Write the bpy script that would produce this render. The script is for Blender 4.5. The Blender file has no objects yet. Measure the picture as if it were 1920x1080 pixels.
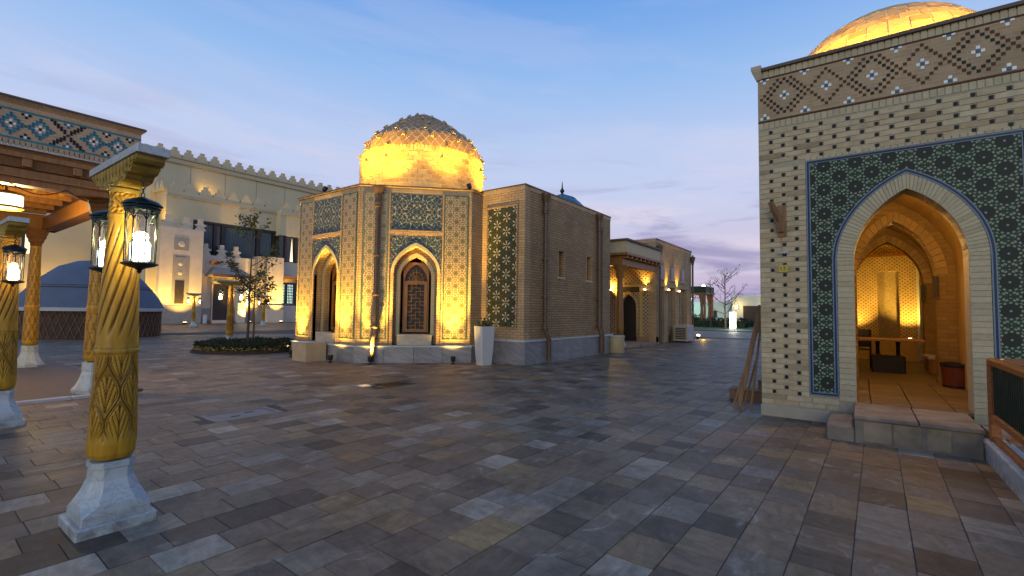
import bpy, math, random
from mathutils import Vector, Matrix
R = math.radians
SC = bpy.context.scene
COL = SC.collection
rnd = random.Random(7)

# ---------------------------------------------------------------- camera
# World axes follow the buildings: X runs to the right and away, Y to the left and away.
YAW, PITCH, ROLL = R(36.28), R(2.78), R(0.71)
fw = Vector((math.cos(YAW), math.sin(YAW), 0)); rt = Vector((math.sin(YAW), -math.cos(YAW), 0)); upv = Vector((0, 0, 1))
f2 = fw * math.cos(PITCH) + upv * math.sin(PITCH); u2 = upv * math.cos(PITCH) - fw * math.sin(PITCH)
r2 = rt * math.cos(ROLL) + u2 * math.sin(ROLL); u3 = u2 * math.cos(ROLL) - rt * math.sin(ROLL)
EYE = Vector((0, 0, 1.6))
cd = bpy.data.cameras.new('camera'); cam = bpy.data.objects.new('camera', cd); COL.objects.link(cam)
cd.sensor_width = 36; cd.lens = 890 / 1920 * 36; cd.clip_start = 0.05; cd.clip_end = 2000
m = Matrix.Identity(4)
for i, a in enumerate((r2, u3, -f2)):
    for k in range(3): m[k][i] = a[k]
for k in range(3): m[k][3] = EYE[k]
cam.matrix_world = m
SC.camera = cam
def in_view(p, margin=0.08):
    q = Vector(p) - EYE; d = q.dot(f2)
    if d < 0.2: return False
    return abs(q.dot(r2) / d) < 960 / 890 + margin and abs(q.dot(u3) / d) < 540 / 890 + margin

# ---------------------------------------------------------------- render settings, exposure
SC.render.engine = 'CYCLES'
SC.cycles.use_denoising = True
SC.cycles.max_bounces = 6; SC.cycles.diffuse_bounces = 3; SC.cycles.glossy_bounces = 3
SC.cycles.transparent_max_bounces = 12
SC.cycles.sample_clamp_indirect = 4.0
SC.view_settings.view_transform = 'Standard'; SC.view_settings.look = 'None'
SC.view_settings.exposure = 0.0; SC.view_settings.gamma = 1.0

# ---------------------------------------------------------------- small node language
def lin(c):
    if isinstance(c, (int, float)): c = (c, c, c)
    return tuple((x / 12.92 if x <= .04045 else ((x + .055) / 1.055) ** 2.4) for x in (v / 255 for v in c))
class E:
    """a socket with arithmetic"""
    def __init__(s, nt, k): s.nt = nt; s.k = k
    def _m(s, op, *a):
        n = s.nt.nodes.new('ShaderNodeMath'); n.operation = op
        for i, x in enumerate((s,) + a):
            if isinstance(x, E): s.nt.links.new(x.k, n.inputs[i])
            else: n.inputs[i].default_value = x
        return E(s.nt, n.outputs[0])
    def __add__(s, o): return s._m('ADD', o)
    __radd__ = __add__
    def __sub__(s, o): return s._m('SUBTRACT', o)
    def __rsub__(s, o): return (s * -1) + o
    def __mul__(s, o): return s._m('MULTIPLY', o)
    __rmul__ = __mul__
    def __truediv__(s, o): return s._m('DIVIDE', o)
    def sin(s): return s._m('SINE')
    def cos(s): return s._m('COSINE')
    def abs(s): return s._m('ABSOLUTE')
    def floor(s): return s._m('FLOOR')
    def fract(s): return s._m('FRACT')
    def sqrt(s): return s._m('SQRT')
    def pow(s, o): return s._m('POWER', o)
    def lt(s, o): return s._m('LESS_THAN', o)
    def gt(s, o): return s._m('GREATER_THAN', o)
    def mn(s, o): return s._m('MINIMUM', o)
    def mx(s, o): return s._m('MAXIMUM', o)
    def atan2(s, o): return s._m('ARCTAN2', o)
    def clamp(s):
        n = s.nt.nodes.new('ShaderNodeClamp'); s.nt.links.new(s.k, n.inputs[0]); return E(s.nt, n.outputs[0])
    def step(s, a, b):
        n = s.nt.nodes.new('ShaderNodeMapRange'); n.interpolation_type = 'SMOOTHSTEP'
        s.nt.links.new(s.k, n.inputs[0]); n.inputs[1].default_value = a; n.inputs[2].default_value = b
        return E(s.nt, n.outputs[0])
class MT:
    """a material being wired"""
    def __init__(s, name, rough=.6, metal=0, spec=.4):
        s.m = bpy.data.materials.new(name); s.m.use_nodes = True; s.nt = s.m.node_tree
        s.b = s.nt.nodes['Principled BSDF']
        s.b.inputs['Roughness'].default_value = rough; s.b.inputs['Metallic'].default_value = metal
        s.b.inputs['Specular IOR Level'].default_value = spec
    def node(s, t, **kw):
        n = s.nt.nodes.new(t)
        for k, v in kw.items(): setattr(n, k, v)
        return n
    def L(s, a, b): s.nt.links.new(a.k if isinstance(a, E) else a, b)
    def tc(s, which):
        n = s.node('ShaderNodeTexCoord'); return E(s.nt, n.outputs[which])
    def xyz(s, v):
        n = s.node('ShaderNodeSeparateXYZ'); s.L(v, n.inputs[0]); return [E(s.nt, n.outputs[i]) for i in range(3)]
    def comb(s, x, y, z=0.0):
        n = s.node('ShaderNodeCombineXYZ')
        for i, v in enumerate((x, y, z)):
            if isinstance(v, E): s.L(v, n.inputs[i])
            else: n.inputs[i].default_value = v
        return E(s.nt, n.outputs[0])
    def scale(s, v, sc):
        n = s.node('ShaderNodeMapping'); s.L(v, n.inputs[0]); n.inputs['Scale'].default_value = sc if isinstance(sc, tuple) else (sc,) * 3
        return E(s.nt, n.outputs[0])
    def noise(s, v, sc=5, det=4, rough=.55, dist=0.0, out=0):
        n = s.node('ShaderNodeTexNoise'); s.L(v, n.inputs['Vector']); n.inputs['Scale'].default_value = sc
        n.inputs['Detail'].default_value = det; n.inputs['Roughness'].default_value = rough; n.inputs['Distortion'].default_value = dist
        return E(s.nt, n.outputs[out])
    def vor(s, v, sc=5, feature='F1', out='Distance', rnd_=1.0):
        n = s.node('ShaderNodeTexVoronoi', feature=feature); s.L(v, n.inputs['Vector']); n.inputs['Scale'].default_value = sc
        n.inputs['Randomness'].default_value = rnd_
        return E(s.nt, n.outputs[out])
    def col(s, c):
        if isinstance(c, E): return c
        n = s.node('ShaderNodeRGB'); n.outputs[0].default_value = (*c, 1); return E(s.nt, n.outputs[0])
    def mix(s, f, a, b, mode='MIX'):
        n = s.node('ShaderNodeMix', data_type='RGBA', blend_type=mode)
        if isinstance(f, E): s.L(f, n.inputs[0])
        else: n.inputs[0].default_value = f
        for i, c in ((6, a), (7, b)):
            if isinstance(c, E): s.L(c, n.inputs[i])
            else: n.inputs[i].default_value = (*c, 1)
        return E(s.nt, n.outputs[2])
    def ramp(s, f, stops, interp='LINEAR'):
        n = s.node('ShaderNodeValToRGB'); s.L(f, n.inputs[0]); r = n.color_ramp; r.interpolation = interp
        while len(r.elements) < len(stops): r.elements.new(.5)
        for e, (p, c) in zip(r.elements, stops): e.position = p; e.color = (*c, 1)
        return E(s.nt, n.outputs[0])
    def island(s):
        g = s.node('ShaderNodeNewGeometry'); o = s.node('ShaderNodeObjectInfo')
        return (E(s.nt, g.outputs['Random Per Island']) + E(s.nt, o.outputs['Random'])).fract()
    def base(s, c):
        if isinstance(c, E): s.L(c, s.b.inputs['Base Color'])
        else: s.b.inputs['Base Color'].default_value = (*c, 1)
        return s
    def rough(s, e): s.L(e, s.b.inputs['Roughness']); return s
    def bump(s, h, strength=.4, dist=.01):
        n = s.node('ShaderNodeBump'); s.L(h, n.inputs['Height']); n.inputs['Strength'].default_value = strength; n.inputs['Distance'].default_value = dist
        s.L(n.outputs[0], s.b.inputs['Normal']); return s
    def emit(s, c, st):
        s.b.inputs['Emission Color'].default_value = (*c, 1); s.b.inputs['Emission Strength'].default_value = st; return s

# ---------------------------------------------------------------- sky and the last daylight
W = bpy.data.worlds.new('World'); SC.world = W; W.use_nodes = True
class WT(MT):
    def __init__(s): s.nt = W.node_tree; s.b = None
w = WT()
dx, dy, dz = w.xyz(w.tc('Generated'))
skyc = w.ramp(dz, [(0.0, lin((176, 162, 198))), (.05, lin((194, 179, 210))), (.13, lin((206, 199, 224))), (.22, lin((200, 208, 238))),
                   (.33, lin((186, 205, 242))), (.44, lin((152, 190, 240))), (.56, lin((112, 164, 232))), (1.0, lin((78, 126, 206)))])
wisp = w.noise(w.comb(dx * 1.3, dy * 1.3, dz * 7.5 + dx * .9 - dy * .5), 1.7, 6, .55, .35)
wisp2 = w.noise(w.comb(dx * 1.5 + 4., dy * 1.5, dz * 11. + dx * .8), 1.5, 6, .6, .4)
low = 1 - dz.step(.06, .42)
skyc = w.mix((wisp.step(.44, .66) * .74 * (low * .84 + .16)).clamp(), skyc, lin((232, 220, 234)))
skyc = w.mix((wisp2.step(.50, .66) * .85 * low).clamp(), skyc, lin((146, 142, 186)))
bgn = W.node_tree.nodes['Background']; w.L(skyc, bgn.inputs[0]); bgn.inputs[1].default_value = 1.0
sd = bpy.data.lights.new('dusk_sun', 'SUN'); sun = bpy.data.objects.new('dusk_sun', sd); COL.objects.link(sun)
sd.energy = 0.75; sd.angle = R(30); sd.color = (1.0, .90, .62)
sun.rotation_euler = Vector((1.0, .46, -.22)).to_track_quat('-Z', 'Y').to_euler()

# ---------------------------------------------------------------- mesh helpers
class MB:
    def __init__(s): s.v = []; s.f = []
    def add(s, vs, fs):
        o = len(s.v); s.v += [tuple(p) for p in vs]; s.f += [tuple(i + o for i in f) for f in fs]; return s
    def box(s, x0, x1, y0, y1, z0, z1):
        return s.add([(x0, y0, z0), (x1, y0, z0), (x1, y1, z0), (x0, y1, z0), (x0, y0, z1), (x1, y0, z1), (x1, y1, z1), (x0, y1, z1)],
                     [(0, 3, 2, 1), (4, 5, 6, 7), (0, 1, 5, 4), (1, 2, 6, 5), (2, 3, 7, 6), (3, 0, 4, 7)])
    def cbox(s, x0, x1, y0, y1, z0, z1, c=.01):
        """box with its upright and top edges chamfered"""
        def oc(d, z): return [(x0 + d + c, y0 + d, z), (x1 - d - c, y0 + d, z), (x1 - d, y0 + d + c, z), (x1 - d, y1 - d - c, z),
                              (x1 - d - c, y1 - d, z), (x0 + d + c, y1 - d, z), (x0 + d, y1 - d - c, z), (x0 + d, y0 + d + c, z)]
        return s.loft([oc(0, z0), oc(0, z1 - c), oc(c, z1)])
    def loft(s, rings, cap0=True, cap1=True, closed=True):
        n = len(rings[0]); o = len(s.v)
        for r in rings: s.v += [tuple(p) for p in r]
        for i in range(len(rings) - 1):
            for k in range(n if closed else n - 1):
                a = o + i * n + k; b = o + i * n + (k + 1) % n
                s.f.append((a, b, b + n, a + n))
        if cap0: s.f.append(tuple(o + k for k in reversed(range(n))))
        if cap1: s.f.append(tuple(o + (len(rings) - 1) * n + k for k in range(n)))
        return s
    def face_brick(s, x0, x1, z0, z1, y=0.0, d=.03, c=.004):
        """brick laid in a wall: front at y, joint sides running back to y+d"""
        return s.add([(x0, y + d, z0), (x1, y + d, z0), (x1, y + d, z1), (x0, y + d, z1), (x0 + c, y, z0 + c), (x1 - c, y, z0 + c), (x1 - c, y, z1 - c), (x0 + c, y, z1 - c)],
                     [(4, 5, 6, 7), (0, 1, 5, 4), (1, 2, 6, 5), (2, 3, 7, 6), (3, 0, 4, 7)])
    def prism(s, poly, y0, y1):
        """polygon in x,z (counter-clockwise seen from -y) extruded along y"""
        n = len(poly); o = len(s.v)
        s.v += [(x, y0, z) for x, z in poly] + [(x, y1, z) for x, z in poly]
        s.f.append(tuple(o + i for i in range(n))); s.f.append(tuple(o + n + i for i in reversed(range(n))))
        for i in range(n):
            k = (i + 1) % n; s.f.append((o + k, o + i, o + n + i, o + n + k))
        return s
    def lathe(s, prof, n=24, cx=0, cy=0, cap=True, a0=0, fn=None):
        rings = []
        for r, z in prof:
            ring = []
            for k in range(n):
                a = a0 + 2 * math.pi * k / n; q = r + (fn(a, z) if fn else 0)
                ring.append((cx + q * math.cos(a), cy + q * math.sin(a), z))
            rings.append(ring)
        return s.loft(rings, cap, cap)
    def tube(s, pts, r, n=6, cap=True):
        rings = []
        P = [Vector(p) for p in pts]; rr = r if isinstance(r, (list, tuple)) else [r] * len(P)
        d0 = (P[1] - P[0]).normalized(); a = d0.cross(Vector((0, 0, 1)))
        if a.length < .05: a = d0.cross(Vector((1, 0, 0)))
        a.normalize()
        for i, p in enumerate(P):
            d = (P[min(i + 1, len(P) - 1)] - P[max(i - 1, 0)]).normalized()
            a = (a - d * a.dot(d)).normalized(); b = d.cross(a)
            rings.append([p + (a * math.cos(2 * math.pi * k / n) + b * math.sin(2 * math.pi * k / n)) * rr[i] for k in range(n)])
        return s.loft(rings, cap, cap)
    def ribbon(s, path, w, y0, y1):
        """strip of width w following a path in x,z, extruded y0..y1"""
        n = len(path); L_, R_ = [], []
        for i, (x, z) in enumerate(path):
            a = path[max(i - 1, 0)]; b = path[min(i + 1, n - 1)]
            t = Vector((b[0] - a[0], b[1] - a[1])); t.normalize(); nx, nz = -t.y, t.x
            k = 1.0
            if 0 < i < n - 1:
                t1 = Vector((x - a[0], z - a[1])).normalized(); k = 1 / max(.5, abs(t1.dot(t)))
            L_.append((x + nx * w / 2 * k, z + nz * w / 2 * k)); R_.append((x - nx * w / 2 * k, z - nz * w / 2 * k))
        rings = [[(L_[i][0], y0, L_[i][1]), (R_[i][0], y0, R_[i][1]), (R_[i][0], y1, R_[i][1]), (L_[i][0], y1, L_[i][1])] for i in range(n)]
        return s.loft(rings)
    def arch_plate(s, x0, x1, z0, z1, ar, y0, y1):
        """rectangle in x,z with an arched opening (points of ar from left spring over the apex to right spring) extruded y0..y1"""
        zs = ar[0][1]; xl, xr = ar[0][0], ar[-1][0]
        if xl > x0 + 1e-4: s.prism([(x0, z0), (xl, z0), (xl, zs), (x0, zs)], y0, y1)
        if xr < x1 - 1e-4: s.prism([(xr, z0), (x1, z0), (x1, zs), (xr, zs)], y0, y1)
        if xl > x0 + 1e-4: s.prism([(x0, zs), (xl, zs), (xl, z1), (x0, z1)], y0, y1)
        if xr < x1 - 1e-4: s.prism([(xr, zs), (x1, zs), (x1, z1), (xr, z1)], y0, y1)
        for (a, za), (b, zb) in zip(ar, ar[1:]):
            s.prism([(a, za), (b, zb), (b, z1), (a, z1)], y0, y1)
        return s
    def mesh(s, name, mat, smooth=False, uv='box'):
        me = bpy.data.meshes.new(name); me.from_pydata(s.v, [], s.f); me.update()
        if mat: me.materials.append(mat)
        u = me.uv_layers.new(name='UV').data
        for p in me.polygons:
            n = p.normal
            if uv == 'cyl':
                c = p.center; ca = math.atan2(c.y, c.x)
            for li in p.loop_indices:
                co = me.vertices[me.loops[li].vertex_index].co
                if uv == 'cyl':
                    a = math.atan2(co.y, co.x)
                    while a - ca > math.pi: a -= 2 * math.pi
                    while a - ca < -math.pi: a += 2 * math.pi
                    u[li].uv = (a, co.z)
                elif abs(n.z) > .75: u[li].uv = (co.x, co.y)
                elif abs(n.y) >= abs(n.x): u[li].uv = (co.x, co.z)
                else: u[li].uv = (co.y, co.z)
            if smooth: p.use_smooth = True
        if smooth:
            try: me.set_sharp_from_angle(angle=R(40))
            except Exception: pass
        return me
def tag(o, label=None, cat=None, group=None, kind=None):
    if label: o['label'] = label
    if cat: o['category'] = cat
    if group: o['group'] = group
    if kind: o['kind'] = kind
    return o
def put(name, me, parent=None, loc=(0, 0, 0), rz=0.0, rot=None, kind=None, label=None):
    o = bpy.data.objects.new(name, me); COL.objects.link(o); o.parent = parent
    o.location = loc; o.rotation_euler = rot if rot else (0, 0, rz)
    if kind: o['kind'] = kind
    if label: o['label'] = label
    return o
def part(name, mb, mat, parent, fr=None, smooth=False, uv='box', kind=None, loc=(0, 0, 0), rz=0.0, label=None):
    """mesh part; fr = (offset from the thing, turn about z) of the face it is laid out on"""
    if fr: loc, rz = fr
    return put(name, mb.mesh(name, mat, smooth, uv), parent, loc, rz, None, kind, label)
def thing(name, label, cat, loc=(0, 0, 0), rz=0.0, group=None):
    o = bpy.data.objects.new(name, None); COL.objects.link(o); o.location = loc; o.rotation_euler = (0, 0, rz)
    o.empty_display_size = .2
    return tag(o, label, cat, group)
def copy_tree(o, parent=None):
    c = o.copy(); COL.objects.link(c); c.parent = parent
    for ch in list(o.children): copy_tree(ch, c)
    return c
def arch(xc, hw, zs, za, n=12, w=.5):
    L_ = []
    for i in range(2 * n + 1):
        t = math.pi * i / (2 * n); q = t if t <= math.pi / 2 else math.pi - t
        L_.append((xc - hw * math.cos(t), zs + (za - zs) * ((1 - w) * math.sin(q) + w * q / (math.pi / 2))))
    return L_
def lamp(kind, loc, power, color, parent=None, size=.05, target=None, angle=70, blend=.7, name='light'):
    d = bpy.data.lights.new(name, kind); d.energy = power; d.color = color; d.shadow_soft_size = size
    o = bpy.data.objects.new(name, d); COL.objects.link(o); o.location = loc; o.parent = parent
    if kind == 'SPOT':
        d.spot_size = R(angle); d.spot_blend = blend
        o.rotation_euler = (Vector(target) - Vector(loc)).to_track_quat('-Z', 'Y').to_euler()
    return o
WARM = (1.0, .57, .09); GOLD = (1.0, .52, .035); SOFT = (1.0, .72, .36); COOL = (.92, 1.0, .86)
# ---------------------------------------------------------------- materials
M = {}
def plain(name, c, rough=.6, metal=0, var=.18, sc=6., bump=.0, dist=.004, spec=.4, streak=None):
    t = MT(name, rough, metal, spec)
    v = t.tc('Object')
    if streak: v = t.scale(v, streak)
    n = t.noise(v, sc, 5)
    a = tuple(x * (1 - var) for x in c); b = tuple(min(1, x * (1 + var)) for x in c)
    t.base(t.ramp(n, [(.25, a), (.75, b)]))
    t.rough((n * .25 + (rough - .12)).clamp())
    if bump: t.bump(t.noise(v, sc * 6, 5), bump, dist)
    M[name] = t.m; return t
def emis(name, c, st):
    t = MT(name, .4); t.base(tuple(min(1, x * .8) for x in c)); t.emit(c, st); M[name] = t.m
def brick(name, c1, c2, mort, bw=.25, bh=.07, ms=.006, off=.5, bump=.5, rough=.75, cyl=0):
    t = MT(name, rough, 0, .25)
    uv = t.tc('UV')
    if cyl: uv = t.scale(uv, (cyl, 1, 1))
    n = t.node('ShaderNodeTexBrick'); t.L(uv, n.inputs['Vector']); n.offset = off
    n.inputs['Color1'].default_value = (*c1, 1); n.inputs['Color2'].default_value = (*c2, 1); n.inputs['Mortar'].default_value = (*mort, 1)
    n.inputs['Scale'].default_value = 1; n.inputs['Mortar Size'].default_value = ms; n.inputs['Mortar Smooth'].default_value = .3
    n.inputs['Brick Width'].default_value = bw; n.inputs['Row Height'].default_value = bh; n.inputs['Bias'].default_value = 0
    big = t.noise(t.tc('Object'), 1.3, 4); fine = t.noise(t.tc('Object'), 60, 3)
    c = t.mix(.55, E(t.nt, n.outputs[0]), t.ramp(big, [(.3, (.55,) * 3), (.7, (1.15,) * 3)]), 'MULTIPLY')
    t.base(c)
    t.bump(E(t.nt, n.outputs[1]) * -1 + fine * .25, bump, .008)
    M[name] = t.m; return t
def pieces(name, stops, rough=.7, sc=25., bump=.3, spec=.3, var=.35, dirt=.0):
    """colour drawn per separate piece"""
    t = MT(name, rough, 0, spec)
    i = t.island()
    c = t.ramp(i, stops, 'LINEAR')
    n = t.noise(t.tc('Object'), sc, 5)
    c = t.mix(var, c, t.ramp(n, [(.25, (.5,) * 3), (.75, (1.25,) * 3)]), 'MULTIPLY')
    t.base(c); t.bump(t.noise(t.tc('Object'), sc * 4, 4), bump, .004)
    M[name] = t.m; return t

BR1, BR2, BMO = (.48, .34, .18), (.40, .275, .14), (.46, .38, .27)
brick('wall_brick', BR1, BR2, (.24, .17, .10), .26, .08, .010, bump=.8)
brick('dark_brick', (.40, .265, .14), (.32, .205, .105), (.17, .11, .06), .26, .08, .010, bump=.8)  # wall_brick darkened and browned: shade of the side block's turned-away face
brick('soldier_wall', BR1, BR2, BMO, .07, .26, .007, 0)
brick('pale_brick', (.50, .43, .30), (.42, .36, .25), (.5, .45, .36), .26, .08, .008)
brick('band_brick', (.40, .30, .17), (.33, .24, .135), (.42, .35, .23), .14, .0538, .005)
brick('pavilion_brick', (.52, .34, .19), (.46, .29, .16), (.52, .42, .3), .084, .048, .005)
pieces('brick_piece', [(0, (.29, .235, .14)), (.15, (.42, .36, .22)), (.5, (.47, .41, .255)), (.8, (.39, .31, .18)), (1, (.50, .44, .285))], .8, 9, .4, .2, .5)
pieces('voussoir_piece', [(0, (.37, .325, .205)), (.5, (.45, .405, .26)), (1, (.40, .355, .225))], .8, 18, .4, .2, .3)
pieces('band_piece', [(0, (.36, .26, .17)), (1, (.44, .32, .2))], .8, 18, .4, .2, .3)
pieces('dome_piece', [(0, (.38, .255, .11)), (.35, (.54, .38, .17)), (.7, (.58, .42, .2)), (1, (.40, .26, .10))], .6, 12, .35, .35, .35)
pieces('dome_tile', [(0, (.24, .155, .075)), (.5, (.32, .215, .10)), (1, (.26, .165, .08))], .6, 12, .35, .3, .35)  # base colour lowered so the crown looks out of the floodlights' reach
plain('dome_joint', (.72, .60, .38), .8, var=.12)
pieces('marble_piece', [(0, (.34, .35, .37)), (.4, (.46, .47, .48)), (.75, (.40, .40, .41)), (1, (.5, .5, .5))], .3, 3, .05, .5, .45)
plain('mortar', (.34, .305, .21), .9, var=.15, sc=14, bump=.3)
t = MT('marble', .35, 0, .4); o = t.tc('Object'); n = t.noise(o, 3, 6); n2 = t.noise(o, 11, 6, .65); x, y, z = t.xyz(o)
c = t.ramp(n, [(.25, (.34, .385, .385)), (.75, (.47, .52, .51))]); vein = t.noise(t.comb(x * 2 + z, y * 2 - z, z), 3.2, 6, .6, 1.4)
c = t.mix(.6, c, t.ramp((vein - .5).abs(), [(0, (.6, .62, .63)), (.05, (1, 1, 1))]), 'MULTIPLY')
dirt = ((n2 - .36) * 3.2).clamp() * (1 - z.step(.02, .22)) + n2.step(.62, .8) * .35
c = t.mix(dirt.clamp() * .75, c, (.13, .115, .09)); t.base(c); t.rough((n2 * .4 + .2).clamp()); t.bump(n2, .12, .003); M['marble'] = t.m
plain('old_stone', (.20, .17, .125), .75, var=.5, sc=3.2, bump=.4, dist=.01)
plain('black_glaze', (.012, .014, .016), .5, var=.2, spec=.2)
plain('brown_glaze', (.075, .030, .014), .55, var=.4, sc=30, spec=.2)
plain('white_glaze', (.68, .72, .70), .25, var=.08, spec=.5)
plain('teal_glaze', (.008, .12, .19), .4, var=.3, sc=20, spec=.25)
plain('turquoise_glaze', (.010, .18, .23), .4, var=.3, sc=20, spec=.25)
plain('navy_glaze', (.010, .026, .075), .4, var=.2, spec=.25)
plain('skyblue_glaze', (.14, .20, .25), .4, var=.15, spec=.25)
plain('green_glaze', (.04, .085, .05), .25, var=.2, spec=.5)
brick('dimmed_brick', (.28, .185, .07), (.22, .14, .05), (.2, .135, .06), .26, .08, .009, bump=.7)  # base colour darkened to put the passage's shade into the inner arches
pieces('amber_piece', [(0, (.30, .205, .09)), (1, (.40, .275, .12))], .8, 18)
plain('plaster_yellow', (.46, .32, .12), .85, var=.1, sc=2.5, bump=.12)
plain('hotel_plaster', (.52, .45, .28), .85, var=.06, sc=.8, bump=.1)
plain('hotel_stone', (.55, .47, .36), .8, var=.12, sc=1.2, bump=.25)
plain('hotel_band', (.44, .37, .22), .8, var=.08)
plain('carved_grey', (.27, .25, .225), .8, var=.15, sc=3, bump=.2)
plain('dark_glass', (.02, .03, .035), .08, var=.1, spec=.6)
plain('curtain', (.09, .12, .13), .8, var=.3, sc=3, streak=(9, 9, .3))
plain('dark_door', (.03, .024, .02), .5, var=.3)
plain('wood', (.24, .105, .022), .45, var=.35, sc=4, bump=.2, dist=.003, streak=(6, 6, .7), spec=.45)
plain('carved_wood', (.20, .085, .02), .5, var=.4, sc=26, bump=1.0, dist=.02, spec=.45)
plain('pillar_wood', (.36, .205, .022), .38, var=.35, sc=5, bump=.15, dist=.003, streak=(5, 5, .8), spec=.28)
plain('gold_capital', (.31, .21, .04), .4, var=.35, sc=10, bump=.25, dist=.004, spec=.3)
plain('rail_wood', (.24, .085, .022), .4, var=.35, sc=5, bump=.15, streak=(.8, 6, 6))
plain('plank', (.20, .115, .055), .7, var=.4, sc=5, bump=.3, streak=(6, 6, .6))
plain('iron', (.012, .022, .02), .35, .55, var=.3, sc=20)
plain('black_plastic', (.012, .012, .013), .5, var=.2)
plain('copper_pipe', (.105, .07, .045), .45, .2, var=.3, sc=8)
plain('white_paint', (.44, .46, .47), .35, var=.05)
plain('base_stone', (.33, .30, .22), .7, var=.15, sc=3)
plain('hatch_stone', (.21, .19, .165), .7, var=.25, sc=5, bump=.2)
plain('niche_stone', (.30, .235, .135), .8, var=.3, sc=16, bump=.6, dist=.01)
plain('facing', (.27, .22, .14), .75, var=.45, sc=4, bump=.3)
plain('beige_box', (.42, .34, .20), .55, var=.12, sc=3)
plain('concrete', (.42, .40, .36), .8, var=.2, sc=4, bump=.2)
plain('roof_edge', (.10, .075, .055), .6, var=.3)
plain('blue_dome', (.02, .11, .20), .25, var=.25, sc=12, spec=.5)
plain('felt_blue', (.095, .12, .16), .8, var=.12, sc=2, bump=.15)
plain('yurt_wall', (.065, .038, .026), .8, var=.5, sc=5, bump=.3)
plain('leaf', (.045, .075, .022), .5, var=.5, sc=4, spec=.3)
plain('leaf_yellow', (.16, .14, .03), .5, var=.4, sc=4, spec=.3)
plain('hedge', (.022, .036, .014), .55, var=.6, sc=5, spec=.25)
plain('petal', (.55, .40, .05), .6, var=.3)
plain('bark', (.085, .06, .042), .85, var=.4, sc=14, bump=.4, streak=(4, 4, .8))
plain('joint_sand', (.085, .068, .05), .95, var=.4, sc=20)
plain('soil', (.035, .025, .018), .95, var=.4, sc=20, bump=.4)
plain('grass', (.03, .075, .018), .7, var=.5, sc=30)
plain('far_wall', (.50, .58, .54), .8, var=.08, sc=.5)
plain('pot_red', (.11, .028, .018), .45, var=.3)
plain('sign_yellow', (.42, .33, .06), .4, var=.15)
plain('ac_beige', (.46, .38, .25), .5, var=.08)
emis('lamp_white', (1.0, .97, .86), 9.0)
emis('lamp_soft', (1.0, .92, .72), 3.0)
emis('lamp_cool', (.90, 1.0, .88), 14.0)
emis('lamp_warm', (1.0, .72, .32), 16.0)
emis('lit_window', (1.0, .80, .45), 1.6)
emis('floor_lens', (1.0, .62, .22), .55)
emis('lit_window_cool', (.72, 1.0, .86), 1.1)
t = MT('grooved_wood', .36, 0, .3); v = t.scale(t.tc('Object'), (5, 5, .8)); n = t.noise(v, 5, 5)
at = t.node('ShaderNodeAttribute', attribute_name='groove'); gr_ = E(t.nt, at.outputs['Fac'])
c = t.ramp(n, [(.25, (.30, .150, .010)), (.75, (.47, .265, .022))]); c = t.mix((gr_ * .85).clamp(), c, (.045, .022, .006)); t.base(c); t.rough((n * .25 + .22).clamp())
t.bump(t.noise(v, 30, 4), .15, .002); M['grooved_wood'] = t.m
t = MT('clear_glass', .05); g = t.node('ShaderNodeBsdfTransparent'); gl = t.node('ShaderNodeBsdfGlossy'); gl.inputs['Roughness'].default_value = .06
mx = t.node('ShaderNodeMixShader'); mx.inputs[0].default_value = .09; t.L(g.outputs[0], mx.inputs[1]); t.L(gl.outputs[0], mx.inputs[2])
t.L(mx.outputs[0], t.nt.nodes['Material Output'].inputs[0]); M['clear_glass'] = t.m
# veined plinth marble: adds diagonal veins over the per-piece colour
t = MT('veined_marble', .32, 0, .5); i = t.island(); v = t.tc('Object')
c = t.ramp(i, [(0, (.17, .18, .20)), (.35, (.26, .265, .275)), (.7, (.20, .205, .22)), (1, (.30, .30, .30))])
x, y, z = t.xyz(v); ve = t.noise(t.comb(x * .9 + z * 1.6, y * .9 - z * .8, z * .6), 2.2, 6, .6, 1.2)
c = t.mix(.75, c, t.ramp((ve - .5).abs(), [(0, (.62, .63, .65)), (.09, (1.0, 1.0, 1.0))]), 'MULTIPLY'); t.base(c); M['veined_marble'] = t.m
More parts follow.
